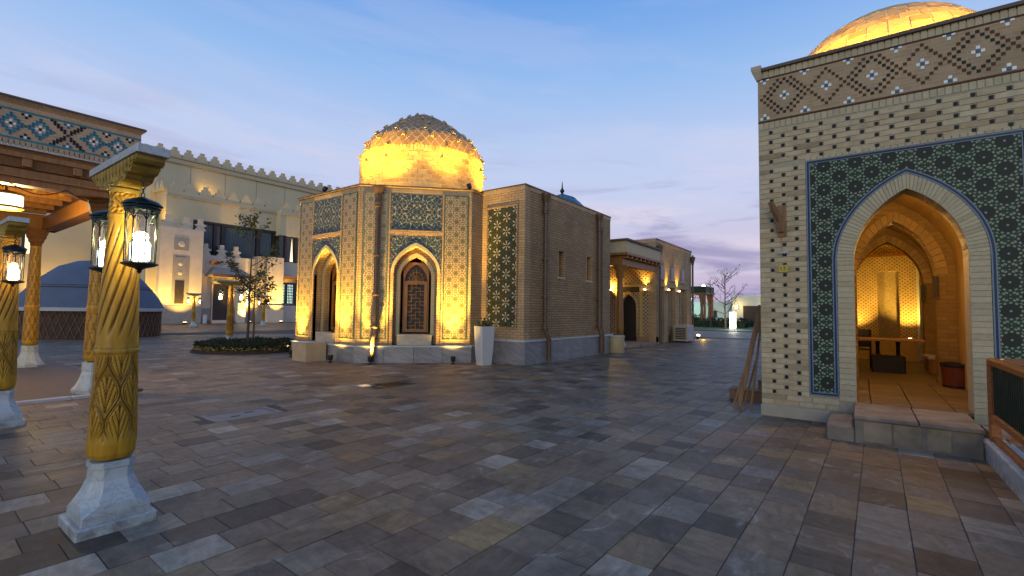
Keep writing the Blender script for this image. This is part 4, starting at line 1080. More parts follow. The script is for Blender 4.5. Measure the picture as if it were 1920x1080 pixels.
# frieze walls on all sides
Z0, Z1 = 4.13, 4.90
fzp = P('frieze', MB().box(-PW, 0, 0, .22, Z0 + .10, Z1), 'pavilion_brick'); P('frieze', MB().box(-.22, 0, .22, PD, Z0 + .10, Z1), 'pavilion_brick'); P('frieze', MB().box(-PW, -.22, PD - .22, PD, Z0 + .10, Z1), 'pavilion_brick')
for q in range(42):
    part('soldier_brick', MB().face_brick(-q * .066 - .063, -q * .066 - .003, 4.165, 4.262, -.006, .03), M['band_piece'], fzp)
P('coping', MB().cbox(-PW, .06, -.09, .3, Z1, Z1 + .035, .01), 'roof_edge'); P('coping', MB().cbox(-.3, .061, .30, PD, Z1, Z1 + .034, .01), 'roof_edge')
P('cornice', MB().loft([[(-PW, -.0, Z1 - .07), (.0, -.0, Z1 - .07), (.0, .1, Z1 - .07), (-PW, .1, Z1 - .07)], [(-PW, -.07, Z1 - .002), (.05, -.07, Z1 - .002), (.05, .1, Z1 - .002), (-PW, .1, Z1 - .002)]]), 'pavilion_brick')
P('bottom_moulding', MB().box(-PW, .02, -.03, .24, Z0, Z0 + .03), 'concrete')
for zz in (4.275, 4.735): P('tile_line', MB().box(-PW, 0, -.008, 0, zz - .014, zz + .014), 'turquoise_glaze')
tw, th_ = .042, .094
tm = {(mt, hh): MB().face_brick(-tw * .45, tw * .45, -hh / 2, hh / 2, -.007, .012, .002).mesh('frieze_tile', M[mt]) for mt in ('teal_glaze', 'turquoise_glaze', 'black_glaze', 'white_glaze') for hh in (.084, .04)}
ZM = 4.505
def tile(x, z, mt, hh=.084): put('frieze_tile', tm[mt, hh], fzp, (x, 0, z))
def rosette(xc):
    x = xc - PX
    for c_ in range(-4, 5):
        a = abs(c_)
        if a == 4: tile(x + c_ * tw, ZM, 'turquoise_glaze', .04); continue
        zz = (3 - a) * .047 + (0 if a else .0)
        for s in ((-1, 1) if a < 3 else (0,)): tile(x + c_ * tw, ZM + s * (zz + .003), 'teal_glaze' if (c_ + s) % 2 else 'turquoise_glaze')
    tile(x, ZM, 'black_glaze', .04)
    for cx_2, z_ in ((-1, 0), (1, 0)): tile(x + cx_2 * tw, ZM + z_, 'white_glaze', .04)
    for s in (-1, 1): tile(x, ZM + s * .047, 'white_glaze', .04)
def xmark(xc):
    x = xc - PX; tile(x, ZM, 'black_glaze', .04)
    for c_ in (1, 2, 3, 4, 5):
        for s in (-1, 1):
            for u_ in (-1, 1): tile(x + s * c_ * tw, ZM + u_ * (.02 + c_ * .037), 'black_glaze', .084 if c_ < 5 else .04)
    for u_ in (-1, 1):
        tile(x, ZM + u_ * .185, 'white_glaze', .04); tile(x, ZM + u_ * .142, 'teal_glaze', .04)
        for s in (-1, 1): tile(x + s * tw, ZM + u_ * .185, 'teal_glaze', .04)
def half(xc):
    x = xc - PX
    for u_ in (-1, 1):
        tile(x, ZM + u_ * .185, 'white_glaze', .04); tile(x, ZM + u_ * .142, 'black_glaze', .04)
        for s in (-1, 1): tile(x + s * tw, ZM + u_ * .185, 'black_glaze', .04)
for k in range(6):
    xo = 2.61 - k * 1.02
    if xo < -.8: break
    rosette(xo); rosette(xo - .34); xmark(xo - .68); half(xo - .17); 
half(2.61 + .17)
# timber: beams, brackets, ceiling
P('beam', MB().box(-PW, .05, .0, .3, 3.82, 4.13), 'carved_wood'); P('beam', MB().cbox(-PW, .0, .03, .27, 3.55, 3.82, .02), 'wood')
P('beam', MB().cbox(-.3, -.0, .3, PD, 3.55, 3.90, .02), 'wood'); P('beam', MB().cbox(-PW, 0, PD - .35, PD - .05, 3.55, 3.95, .02), 'wood')
P('beam_moulding', MB().box(-PW, .03, -.03, .0, 3.98, 4.06), 'wood'); P('beam_moulding', MB().box(-PW, .01, -.01, .03, 3.66, 3.70), 'wood')
for k in range(9): P('modillion', MB().cbox(-.25 - k * .62 - .06, -.25 - k * .62 + .06, -.05, .0, 3.84, 3.97, .01), 'wood')
P('ceiling', MB().box(-PW, -.05, .3, PD - .1, 4.06, 4.12), 'wood')
for k in range(7): P('ceiling_beam', MB().cbox(-PW, -.3, .75 + k * .85, .87 + k * .85, 3.93, 4.06, .015), 'wood')
for k in range(14): P('lath', MB().box(-PW + .2 + k * .42, -PW + .26 + k * .42, .3, PD - .35, 4.0, 4.06), 'gold_capital')
def colcarve(a, z):
    if z < .7 or 1.47 < z < 1.62 or z > 3.05: return 0
    d = abs(math.sin(4 * a + 9 * z)) * abs(math.sin(4 * a - 9 * z)); return -.009 * math.exp(-(d / .12) ** 2) - .005 * max(0, math.sin(16 * a) * math.sin(44 * z))
def column(x, y):
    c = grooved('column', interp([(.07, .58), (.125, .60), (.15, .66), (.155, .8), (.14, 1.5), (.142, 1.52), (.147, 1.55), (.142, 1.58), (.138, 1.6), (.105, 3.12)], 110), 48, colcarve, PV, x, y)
    part('capital', MB().lathe([(.105, 3.10), (.118, 3.13), (.11, 3.16), (.13, 3.2), (.15, 3.22), (.15, 3.26), (.17, 3.3), (.19, 3.33), (.19, 3.37), (.22, 3.45), (.23, 3.50), (.23, 3.55)], 16, x, y), M['carved_wood'], c)
    part('bolster', MB().loft([[(x - .18, y - .1, 3.50), (x + .18, y - .1, 3.50), (x + .18, y + .1, 3.50), (x - .18, y + .1, 3.50)], [(x - .45, y - .1, 3.56), (x + .3, y - .1, 3.56), (x + .3, y + .1, 3.56), (x - .45, y + .1, 3.56)]]), M['wood'], c)
    mb = MB(); part('marble_foot', MB().lathe([(.30, 0), (.30, .1), (.25, .16), (.19, .3), (.16, .42), (.165, .44), (.165, .58)], 8, x, y, a0=R(22.5)), M['marble'], c)
for x in (-.42, -3.0, -5.8):
    for y in (.42, PD - .5): column(x, y)
def garland():
    pts = []
    for k in range(25):
        t_ = k / 24; pts.append((-.3 - 1.4 * t_, .0 - .03, 3.56 - .14 * abs(math.sin(t_ * math.pi * 2))))
    return MB().tube(pts, .008, 4)
lg = P('light_string', garland(), 'black_plastic')
chd = thing('chandelier', 'small white lit drum chandelier under the pavilion ceiling at left edge', 'chandelier', (1.52, 13.25, 3.4))
part('shade', MB().lathe([(.20, .08), (.24, .11), (.24, .30), (.21, .34)], 28, cap=False), M['lamp_soft'], chd, smooth=True)
part('rim', MB().lathe([(.22, .04), (.26, .06), (.26, .10), (.22, .10)], 28), M['gold_capital'], chd, smooth=True); part('rim', MB().lathe([(.22, .31), (.26, .32), (.26, .36), (.1, .40)], 28), M['gold_capital'], chd, smooth=True)
part('rod', MB().tube([(0, 0, .36), (0, 0, .64)], .02, 8), M['gold_capital'], chd)
lamp('POINT', (0, 0, -.2), 260, (1.0, .66, .28), chd, .3)
# ---------------------------------------------------------------- yurt beyond the pavilion
yc = (7.1, 32.5)
YU = thing('yurt', 'grey-blue felt yurt with dark lattice wall behind the pavilion', 'yurt', (*yc, 0))
part('wall', MB().lathe([(2.9, 0), (2.9, 1.5)], 40, cap=False), M['yurt_wall'], YU, smooth=True)
part('roof', MB().lathe([(3.02, 1.38), (3.05, 1.5), (2.75, 2.1), (2.1, 2.95), (1.4, 3.6), (.7, 3.9), (.05, 4.0)], 40, cap=False), M['felt_blue'], YU, smooth=True)
part('band', MB().lathe([(3.06, 1.34), (3.08, 1.5), (3.0, 1.52)], 40, cap=False), M['white_paint'], YU, smooth=True)
for z in (2.5, 2.6): part('rope', MB().lathe([(2.46 - (z - 2.5) * 1.0, z - .02), (2.49 - (z - 2.5) * 1.0, z), (2.46 - (z - 2.5) * 1.0, z + .02)], 40, cap=False), M['yurt_wall'], YU)
for k in range(60):
    a = 2 * math.pi * k / 60
    if math.cos(a - math.atan2(-yc[1], -yc[0])) < 0: continue
    for s in (-1, 1): part('lattice_strip', MB().tube([(2.93 * math.cos(a), 2.93 * math.sin(a), .05), (2.93 * math.cos(a + s * .16), 2.93 * math.sin(a + s * .16), 1.36)], .016, 4), M['plank'], YU)
# ---------------------------------------------------------------- large pale building behind, left
HT_ = thing('pale_building', 'large pale plaster building with stepped battlements behind the court', 'building', (16, 52, 0))
H = lambda n, mb, mt, **k: part(n, mb, M[mt], HT_, **k)
# local x from 16, y from 52
H('tall_wall', MB().box(.4, 42, 5.0, 16, 0, 17.2), 'hotel_plaster'); H('left_wall', MB().box(-16, .4, 6.5, 16, 0, 12.5), 'hotel_plaster')
H('string_course', MB().box(.3, 42.1, 4.8, 5.0, 16.5, 16.9), 'hotel_band'); H('string_course', MB().box(.3, 42.1, 4.85, 5.0, 17.02, 17.2), 'hotel_band')
cren = MB().prism([(-.58, 0), (.58, 0), (.58, .32), (.38, .32), (.38, .62), (.19, .62), (.19, .95), (-.19, .95), (-.19, .62), (-.38, .62), (-.38, .32), (-.58, .32)], 0, .35).mesh('battlement', M['hotel_plaster'])
for k in range(32): put('battlement', cren, HT_, (1.05 + k * 1.27, 4.9, 17.2))
for k in range(8): put('battlement', cren, HT_, (.42, 6.5 + k * 1.48, 17.2), R(90))
for k in range(1, 12): H('wall_joint', MB().box(.4 + k * 3.4, .4 + k * 3.4 + .05, 4.985, 5.0, 9, 16.5), 'carved_grey')
# middle storey with its own battlements
H('middle_wall', MB().box(.9, 11.6, 2.0, 5.0, 10.4, 13.0), 'hotel_plaster'); H('middle_wall', MB().box(11.6, 16, 1.0, 5.0, 9.9, 12.8), 'hotel_plaster'); H('middle_wall', MB().box(.9, 3.2, 2.0, 5.0, 0, 10.4), 'hotel_plaster')
H('middle_wall', MB().box(16, 30, 2.0, 5.0, 9.9, 12.8), 'hotel_plaster')
H('string_course', MB().box(.85, 11.6, 1.9, 2.0, 12.4, 12.7), 'hotel_band'); H('string_course', MB().box(11.55, 16.05, .9, 1.0, 12.2, 12.5), 'hotel_band'); H('lit_return', MB().box(.84, .9, 2.0, 5.0, 9.5, 13.0), 'hotel_band')
c2 = MB().prism([(-.6, 0), (.6, 0), (.6, .3), (.38, .3), (.38, .6), (.18, .6), (.18, .92), (-.18, .92), (-.18, .6), (-.38, .6), (-.38, .3), (-.6, .3)], 0, .3).mesh('battlement', M['hotel_plaster'])
for k in range(8): put('battlement', c2, HT_, (1.6 + k * 1.33, 2.0, 13.0))
for k in range(3): put('battlement', c2, HT_, (12.3 + k * 1.4, 1.0, 12.8))
for k in range(9): put('battlement', c2, HT_, (16.8 + k * 1.4, 2.0, 12.8))
for k in range(3): put('battlement', c2, HT_, (.9, 2.8 + k * 1.1, 13.0), R(90))
# window band with curtains
H('glazing', MB().box(3.2, 11.6, 2.25, 2.3, 6.9, 10.4), 'dark_glass'); H('glazing', MB().box(11.6, 16, 1.25, 1.3, 6.9, 9.9), 'dark_glass')
for (x0, x1) in ((3.4, 5.0), (6.2, 9.4), (9.9, 11.2)):
    n = int((x1 - x0) / .16); b = MB()
    for k in range(n):
        x = x0 + k * .16; b.add([(x, 2.22, 7.0), (x + .08, 2.14, 7.0), (x + .16, 2.22, 7.0), (x, 2.22, 10.3), (x + .08, 2.14, 10.3), (x + .16, 2.22, 10.3)], [(0, 1, 4, 3), (1, 2, 5, 4)])
    H('curtain', b, 'curtain')
for x in (3.2, 5.15, 5.9, 9.5, 11.3): H('mullion', MB().box(x, x + .28, 2.05, 2.25, 6.9, 10.4), 'dark_door')
H('window_head', MB().box(3.2, 11.6, 1.99, 2.25, 10.2, 10.42), 'dark_door')
for x in (12.2, 13.4, 14.6): H('mullion', MB().box(x, x + .2, 1.05, 1.25, 6.9, 9.9), 'dark_door')
for x, w_ in ((12.9, .35), (14.2, .5)):
    b = MB().prism([(x, 7.0), (x + w_, 7.0), (x + w_ * .5, 9.7)], 1.18, 1.2); H('lit_gap', b, 'lit_window')
# ground storey: left wing, entry bay, lit pier, right bay
wing = H('wing_wall', MB().box(-.1, 3.45, 0, 3, 1.7, 9.1), 'hotel_stone'); H('wing_dado', MB().box(-.15, 3.5, -.06, 3, 0, 1.7), 'carved_grey')
H('wing_return', MB().box(-.9, -.1, .7, 3, 0, 9.1), 'hotel_plaster')
z1 = MB().prism([(-.5, 0), (.5, 0), (.25, .35), (.55, .55), (.2, .7), (.2, 1.15), (-.2, 1.15), (-.2, .7), (-.55, .55), (-.25, .35)], 0, .3).mesh('battlement', M['hotel_stone'])
for x in (.5, 2.0, 3.2): put('battlement', z1, HT_, (x, .1, 9.1))
for x in (4.2, 5.7, 7.1): put('battlement', z1, HT_, (x, 1.3, 6.9))
pn = H('carved_panel', MB().box(1.0, 2.2, -.05, 0, 7.0, 8.2), 'carved_grey'); part('boss', MB().lathe([(.3, 0), (.22, .03), (.05, .04)], 12), M['hotel_stone'], pn).matrix_local = Matrix.Translation((1.6, -.05, 7.6)) @ Matrix.Rotation(R(90), 4, 'X')
nc = H('niche', MB().box(.95, 2.35, -.02, 0, 1.8, 6.5), 'carved_grey')
pn = H('carved_panel', MB().box(1.15, 2.0, -.06, -.021, 4.3, 6.3), 'carved_grey')
for z in (4.8, 5.7): part('boss', MB().lathe([(.2, 0), (.15, .03), (.04, .04)], 10), M['hotel_stone'], pn).matrix_local = Matrix.Translation((1.58, -.06, z)) @ Matrix.Rotation(R(90), 4, 'X')
H('narrow_window', MB().box(1.2, 1.95, -.05, -.021, 1.9, 4.1), 'dark_door')
H('entry_wall', MB().box(3.45, 9.0, 1.2, 3, 1.5, 6.9), 'hotel_stone'); H('entry_dado', MB().box(3.5, 9.0, 1.1, 1.2, 0, 1.5), 'carved_grey')
dr_ = H('door', MB().box(4.9, 6.3, 1.04, 1.18, .3, 4.0), 'dark_door'); part('door_frame', MB().box(4.8, 4.9, 1.0, 1.1, .3, 4.1), M['hotel_stone'], dr_); part('lintel', MB().box(4.8, 6.4, 1.0, 1.1, 4.0, 4.25), M['hotel_stone'], dr_)
H('door_step', MB().cbox(4.6, 6.6, .3, 1.1, 0, .3, .02), 'hotel_stone')
cnp = H('door_canopy', MB().loft([[(4.2, -.7, 4.7), (8.0, -.7, 4.7), (8.0, 1.2, 4.7), (4.2, 1.2, 4.7)], [(4.2, -.7, 4.85), (8.0, -.7, 4.85), (8.0, 1.2, 4.85), (4.2, 1.2, 4.85)], [(4.8, 1.0, 5.7), (7.5, 1.0, 5.7), (7.5, 1.2, 5.7), (4.8, 1.2, 5.7)]]), 'carved_grey'); part('fascia', MB().box(4.15, 8.05, -.75, -.7, 4.65, 4.95), M['wood'], cnp)
for x in (4.6, 6.3): H('wood_corbel', MB().loft([[(x, .9, 6.05), (x + .8, .9, 6.05), (x + .8, 1.2, 6.05), (x, 1.2, 6.05)], [(x - .1, .7, 6.3), (x + .9, .7, 6.3), (x + .9, 1.2, 6.3), (x - .1, 1.2, 6.3)]]), 'wood')
H('arched_window', MB().arch_plate(8.0, 8.8, 1.7, 5.0, arch(8.4, .25, 3.9, 4.5, 6), 1.14, 1.18), 'hotel_stone'); H('arched_pane', MB().box(8.15, 8.65, 1.16, 1.19, 1.8, 4.5), 'lit_window_cool')
H('pier', MB().box(9.0, 10.0, .5, 3, 0, 7.2), 'carved_grey'); pr = H('pier', MB().box(10.0, 11.6, 0, 3, 1.9, 7.2), 'hotel_stone'); H('pier_foot', MB().box(9.95, 11.7, -.1, 3, 0, 1.55), 'hotel_stone'); H('pier_band', MB().box(9.9, 11.75, -.16, 3, 1.55, 1.9), 'carved_grey')
H('right_bay', MB().box(11.6, 16.5, 1.2, 3, 4.6, 6.9), 'hotel_stone'); H('right_dado', MB().box(11.7, 16.5, 1.1, 3, 0, 1.9), 'hotel_stone')
H('bay_glazing', MB().box(11.6, 16.5, 1.6, 1.65, 1.9, 4.6), 'dark_glass'); H('bay_canopy', MB().box(11.6, 14.5, .2, 1.2, 4.9, 5.2), 'wood')
for x in (11.9, 12.9, 14.0):
    fr_ = H('lattice_window', MB().box(x, x + .7, 1.56, 1.58, 2.1, 4.4), 'lit_window_cool'); b = MB()
    for k in range(5): b.box(x - .03 + k * .17, x + .04 + k * .17, 1.5, 1.55, 2.1, 4.4)
    for k in range(8): b.box(x, x + .7, 1.49, 1.54, 2.1 + k * .32, 2.17 + k * .32)
    part('lattice', b, M['dark_door'], fr_)
H('floor_mass', MB().box(3.2, 30, 3.0, 5.0, 0, 10.4), 'hotel_plaster'); H('right_wall', MB().box(16.5, 30, 2.0, 5.0, 0, 9.9), 'hotel_plaster')
wn = H('lancet', MB().arch_plate(-8.2, -7.2, 6.0, 9.3, arch(-7.7, .3, 8.2, 8.9, 6), 6.4, 6.45), 'dark_door'); part('pane', MB().box(-8.05, -7.35, 6.46, 6.48, 6.1, 9.0), M['lit_window'], wn)
for x in (-14.6, -10.5): H('wall_strip', MB().box(x, x + .6, 6.2, 6.5, 0, 12.5), 'hotel_band')
def facade_wash(label, x, y, tgt, power, angle=80):
    s = thing('facade_light', label, 'light', (x, y, 0), 0, 'uplights along the pale building'); part('housing', MB().cbox(-.15, .15, -.12, .12, 0, .2, .03), M['black_plastic'], s); part('lens', MB().box(-.12, .12, -.09, .09, .2, .21), M['lamp_warm'], s)
    lamp('SPOT', (0, 0, .28), power, WARM, s, .1, Vector(tgt) - Vector((x, y, 0)), angle, .8)
facade_wash('uplight at the foot of the lit stone pier', 26.8, 50.7, (26.8, 52.1, 6.5), 5000, 70)
facade_wash('uplight before the narrow window of the pale wing', 17.6, 50.4, (17.8, 52.2, 7), 2600, 100)
facade_wash('uplight beside the dark door of the pale building', 23.9, 51.6, (23.6, 53.2, 6), 2600, 100)
facade_wash('uplight at the left return of the pale wing', 15.4, 51.6, (15.5, 52.7, 7), 3000)
facade_wash('uplight before the wall left of the pale wing', 9.5, 57.3, (9.5, 58.5, 9), 3000)
facade_wash('uplight before the far left wall beside the yurt', 4.5, 57.3, (4.5, 58.5, 9), 2500)
for (x, y, z, tx, ty, tz, pw, lb) in ((15.7, 53.8, 9.25, 16.86, 54.3, 12.5, 420, 'roof light glowing on the return of the upper storey'), (21, 56.3, 13.1, 22, 57, 16, 200, 'roof light behind the middle battlements'), (20.2, 53.2, 9.0, 23, 54, 12.8, 0, '')):
    if pw:
        s = thing('roof_light', lb, 'light', (x, y, z)); part('housing', MB().cbox(-.15, .15, -.12, .12, 0, .15, .03), M['black_plastic'], s); part('lens', MB().box(-.1, .1, -.08, .08, .15, .16), M['lamp_warm'], s)
        lamp('SPOT', (0, 0, .25), pw, WARM, s, .1, Vector((tx - x, ty - y, tz - z)), 120, .9)
ac = thing('cabinet_air_unit', 'white upright cabinet unit by the dark door of pale building', 'air unit', (23.4, 52.6, 0)); part('body', MB().cbox(-.4, .4, -.3, .3, 0, 2.1, .03), M['white_paint'], ac); part('grille', MB().box(-.3, .3, -.32, -.3, .3, 1.9), M['concrete'], ac)
bn = thing('litter_bin', 'small white litter bin left of the dark door', 'bin', (19.9, 52.2, 0)); part('body', MB().lathe([(.22, 0), (.25, .75)], 16), M['white_paint'], bn, smooth=True); part('lid', MB().lathe([(.26, .75), (.26, .8), (.1, .88)], 16), M['white_paint'], bn)

# ---------------------------------------------------------------- second brick building with porch
BB = thing('porch_building', 'low brick building with wooden porch and lit pilasters at far right of the dome', 'building', (24.2, 8.5, 0))
FB = ((0, 6.5, 0), R(-90)); FS = ((0, 0, 0), 0)
Bp = lambda n, mb, mt, fr=FS, **k: part(n, mb, M[mt], BB, fr, **k)
W6 = 6.5
Bp('front_wall', MB().arch_plate(0, W6 - .35, .35, 5.25, arch(5.0, .42, 1.9, 2.55, 8), 0, .3), 'pocket_brick', FB)
Bp('front_dado', MB().box(0, 4.5, -.04, .3, 0, .35), 'dark_brick', FB); Bp('front_dado', MB().box(5.45, W6, -.04, .3, 0, .35), 'dark_brick', FB)
Bp('corner_pier', MB().box(W6 - .35, W6, -.06, .3, 0, 5.3), 'wall_brick', FB)
dr_ = Bp('door', MB().box(4.55, 5.45, .2, .25, .0, 2.6), 'dark_door', FB)
Bp('door_arch', MB().ribbon([(4.5, .35)] + arch(5.0, .5, 1.9, 2.66, 8) + [(5.5, .35)], .14, -.05, 0), 'wall_brick', FB)
Bp('door_frame', MB().box(4.25, 4.38, -.04, 0, .35, 3.1), 'plaster_yellow', FB); Bp('door_frame', MB().box(5.62, 5.75, -.04, 0, .35, 3.1), 'plaster_yellow', FB); Bp('door_frame', MB().box(4.38, 5.62, -.04, 0, 2.97, 3.1), 'plaster_yellow', FB); Bp('door_recess', MB().box(4.38, 5.62, -.012, 0, 2.68, 2.97), 'dark_door', FB)
Bp('side_wall', MB().box(.3, 6.3, 0, .3, 3.0, 5.25), 'wall_brick'); Bp('side_wall', MB().box(.3, 6.3, .18, .3, 0, 3.0), 'dark_brick')
for x0, x1 in ((.0, .55), (1.15, 1.85), (3.05, 3.75), (5.3, 6.3)): Bp('pilaster', MB().box(max(.3, x0), x1, -.02, .18, 0, 3.0), 'wall_brick')
Bp('soldier_course', MB().box(-.02, 6.32, -.02, .3, 5.25, 5.42), 'soldier_wall'); Bp('coping', MB().box(-.05, 6.36, -.05, .35, 5.42, 5.47), 'roof_edge'); Bp('front_coping', MB().box(0, W6 - .0, -.05, .35, 5.25, 5.47), 'soldier_wall', ((-.001, 6.5, 0), R(-90)))
Bp('roof', MB().box(.3, 6.3, .3, 6.5, 5.0, 5.1), 'roof_edge'); Bp('end_wall', MB().box(6.0, 6.3, .3, 6.5, 0, 5.25), 'dark_brick')
for x in (.65, 2.3, 4.2): Bp('window', MB().box(x, x + .6, -.03, 0, 3.45, 4.12), 'dark_glass'); 
for x in (.65, 2.3, 4.2): Bp('sill', MB().box(x - .08, x + .68, -.08, 0, 3.36, 3.44), 'pale_brick')
for x in (.6, 1.9, 3.8): Bp('niche_arch', MB().ribbon([(x + .05, .4)] + arch(x + .32, .27, 2.2, 2.7, 6) + [(x + .59, .4)], .07, .10, .18), 'wall_brick'); Bp('niche_door', MB().box(x + .1, x + .55, .16, .18, .3, 2.3), 'wood')
# porch
Bp('porch_floor', MB().box(-4.5, -.05, -.15, 6.4, 0, .10), 'old_stone'); 
cn = Bp('porch_roof', MB().box(-4.5, -.05, -.25, 6.4, 4.25, 4.78), 'beige_box'); part('coping', MB().box(-4.6, -.05, -.35, 6.4, 4.78, 4.86), M['roof_edge'], cn); part('fascia', MB().box(-4.56, -.05, -.31, 6.4, 4.14, 4.25), M['wood'], cn)
for k in range(9): Bp('rafter', MB().cbox(-4.4 + k * .52, -4.3 + k * .52, -.28, 6.3, 4.0, 4.14, .01), 'wood')
Bp('porch_beam', MB().cbox(-4.45, -.05, -.05, .2, 3.7, 4.0, .02), 'wood'); Bp('porch_beam', MB().cbox(-4.45, -4.2, .2, 6.3, 3.7, 4.0, .02), 'wood')
for y in (.12, 5.6):
    c = Bp('porch_column', MB().lathe([(.1, .6), (.15, .66), (.16, .9), (.13, 2.6), (.12, 3.1), (.16, 3.2), (.18, 3.4), (.3, 3.7)], 16, -4.32, y), 'wood', smooth=True); part('foot', MB().lathe([(.28, .1), (.26, .2), (.17, .4), (.18, .6)], 8, -4.32, y), M['marble'], c)
for (fr, x, y) in ((FS, -.13 + .3, -.14), (FS, 6.2, -.12)):
    p_ = Bp('downpipe', MB().tube([(x, y, 5.2), (x, y, .05)], .06, 8), 'copper_pipe', fr, smooth=True); part('hopper', MB().lathe([(.07, 4.6), (.09, 4.75), (.15, 4.95), (.16, 5.1)], 10, x, y), M['copper_pipe'], p_, smooth=True)
def sconce(label, x, y, z, power, tgt=None, color=WARM):
    s = thing('wall_sconce', label, 'sconce', (x, y, z), 0, 'wall sconces of the porch building'); part('cup', MB().lathe([(.03, -.12), (.06, -.08), (.1, .02), (.11, .1), (.09, .1)], 12), M['gold_capital'], s, smooth=True); part('bulb', MB().lathe([(.07, .08), (.06, .14), (.02, .18)], 10), M['lamp_warm'], s, smooth=True)
    lamp('POINT' if tgt is None else 'SPOT', (0, 0, .26), power, color, s, .05, tgt and Vector(tgt) - Vector((x, y, z)), 85, .9)
sconce('lit sconce on perforated brick wall right of the porch door', 24.02, 9.05, 2.68, 160, (24.2, 9.05, 4.2)); sconce('lit sconce left of the porch column', 24.02, 10.95, 2.68, 90)
sconce('uplight sconce on the first pilaster of the side wall', 25.7, 8.35, 2.72, 200, (25.7, 8.5, 4.6)); sconce('uplight sconce on the second pilaster of the side wall', 27.6, 8.35, 2.72, 200, (27.6, 8.5, 4.6))
ac = thing('air_conditioner', 'beige boxed air conditioner unit at the foot of side wall', 'air conditioner', (27.1, 7.95, 0)); part('body', MB().cbox(-.7, .5, -.38, .38, .08, .95, .03), M['ac_beige'], ac)
part('grille', MB().box(-.6, .3, -.395, -.38, .2, .85), M['concrete'], ac); b = MB()
for k in range(7): b.box(-.715, -.70, -.28, .28, .2 + k * .09, .25 + k * .09)
part('louvre', b, M['dark_door'], ac)
for sx in (-.5, .3): part('foot', MB().box(sx - .1, sx + .1, -.3, .3, 0, .08), M['black_plastic'], ac)
s = thing('corner_floodlight', 'small bright floodlight on paving at far corner of porch building', 'floodlight', (30.9, 8.2, 0)); part('housing', MB().cbox(-.1, .1, -.1, .1, 0, .2, .03), M['black_plastic'], s); part('lens', MB().lathe([(.1, .2), (.09, .26), (.02, .3)], 12), M['lamp_white'], s); lamp('POINT', (.2, -.25, .35), 30, WARM, s, .06)
bk = thing('cylinder_bin', 'round beige stone bin at the foot of porch column', 'bin', (17.75, 7.82, 0)); part('body', MB().lathe([(.27, 0), (.29, .03), (.29, .62), (.25, .64), (.22, .55)], 24), M['beige_box'], bk, smooth=True); part('rim', MB().lathe([(.295, .60), (.31, .62), (.31, .68), (.24, .68)], 24), M['concrete'], bk, smooth=True)

# ---------------------------------------------------------------- planter, box by the octagon
pl = thing('tall_planter', 'tall white tapered square planter holding a small shrub', 'planter', (10.93, 9.02, 0), R(-20))
def sq(h_, z, c=.03): return [(h_ - c, -h_, z), (h_, -h_ + c, z), (h_, h_ - c, z), (h_ - c, h_, z), (-h_ + c, h_, z), (-h_, h_ - c, z), (-h_, -h_ + c, z), (-h_ + c, -h_, z)]
part('pot', MB().loft([sq(.175, 0), sq(.21, .45), sq(.235, 1.1), sq(.235, 1.14), sq(.205, 1.14), sq(.20, 1.0)]), M['white_paint'], pl); part('soil', MB().loft([sq(.2, 1.0), sq(.2, 1.02)]), M['soil'], pl)
def leaves(n, fn, size, seed, up=.3):
    q = random.Random(seed); b = MB()
    for k in range(n):
        c = Vector(fn(q)); d = Vector((q.gauss(0, 1), q.gauss(0, 1), q.gauss(up, .7))).normalized(); s = d.cross(Vector((q.gauss(0, 1), q.gauss(0, 1), q.gauss(0, 1)))).normalized()
        l = size * q.uniform(.6, 1.3); w_ = l * .32; n_ = d.cross(s)
        b.add([c, c + d * l * .5 + s * w_, c + d * l, c + d * l * .5 - s * w_, c + d * l * .5 + n_ * w_ * .35], [(0, 1, 4), (1, 2, 4), (2, 3, 4), (3, 0, 4)])
    return b
part('foliage', leaves(170, lambda q: (q.gauss(0, .075), q.gauss(0, .075), 1.05 + abs(q.gauss(.0, .13))), .09, 5, .6), M['leaf'], pl); part('stem', MB().tube([(0, 0, 1.0), (.02, .01, 1.3)], .012, 6), M['bark'], pl)
bx = thing('service_box', 'square beige service box against the left plinth of octagon', 'box', (8.22, 13.82, 0)); part('body', MB().cbox(-.33, .36, -.38, .38, 0, .55, .012), M['beige_box'], bx); part('lid', MB().cbox(-.345, .375, -.395, .395, .55, .575, .01), M['marble'], bx)

# ---------------------------------------------------------------- flower bed and young tree
bed = thing('flower_bed', 'round bed of dark clipped shrubs edged with yellow flowers', 'flower bed', (8.65, 18.6, 0))
part('soil', MB().lathe([(1.85, 0), (1.8, .1), (.1, .16)], 36), M['soil'], bed)
def ringpt(q):
    a = q.uniform(0, 2 * math.pi); r = math.sqrt(q.uniform(0, 1)) * 1.75; return (r * math.cos(a), r * math.sin(a), .08 + q.uniform(0, 1) ** .6 * (.30 - .06 * (r / 1.75) ** 4) * (1 + .25 * math.sin(5 * a) * math.sin(4 * r)))
part('shrubs', leaves(9000, ringpt, .085, 11), M['hedge'], bed, kind='stuff')
def flowpt(q):
    a = q.uniform(R(165), R(300)); r = q.uniform(1.55, 1.86); return (r * math.cos(a), r * math.sin(a), q.uniform(.1, .24))
part('flowers', leaves(420, flowpt, .05, 12), M['petal'], bed, kind='stuff')
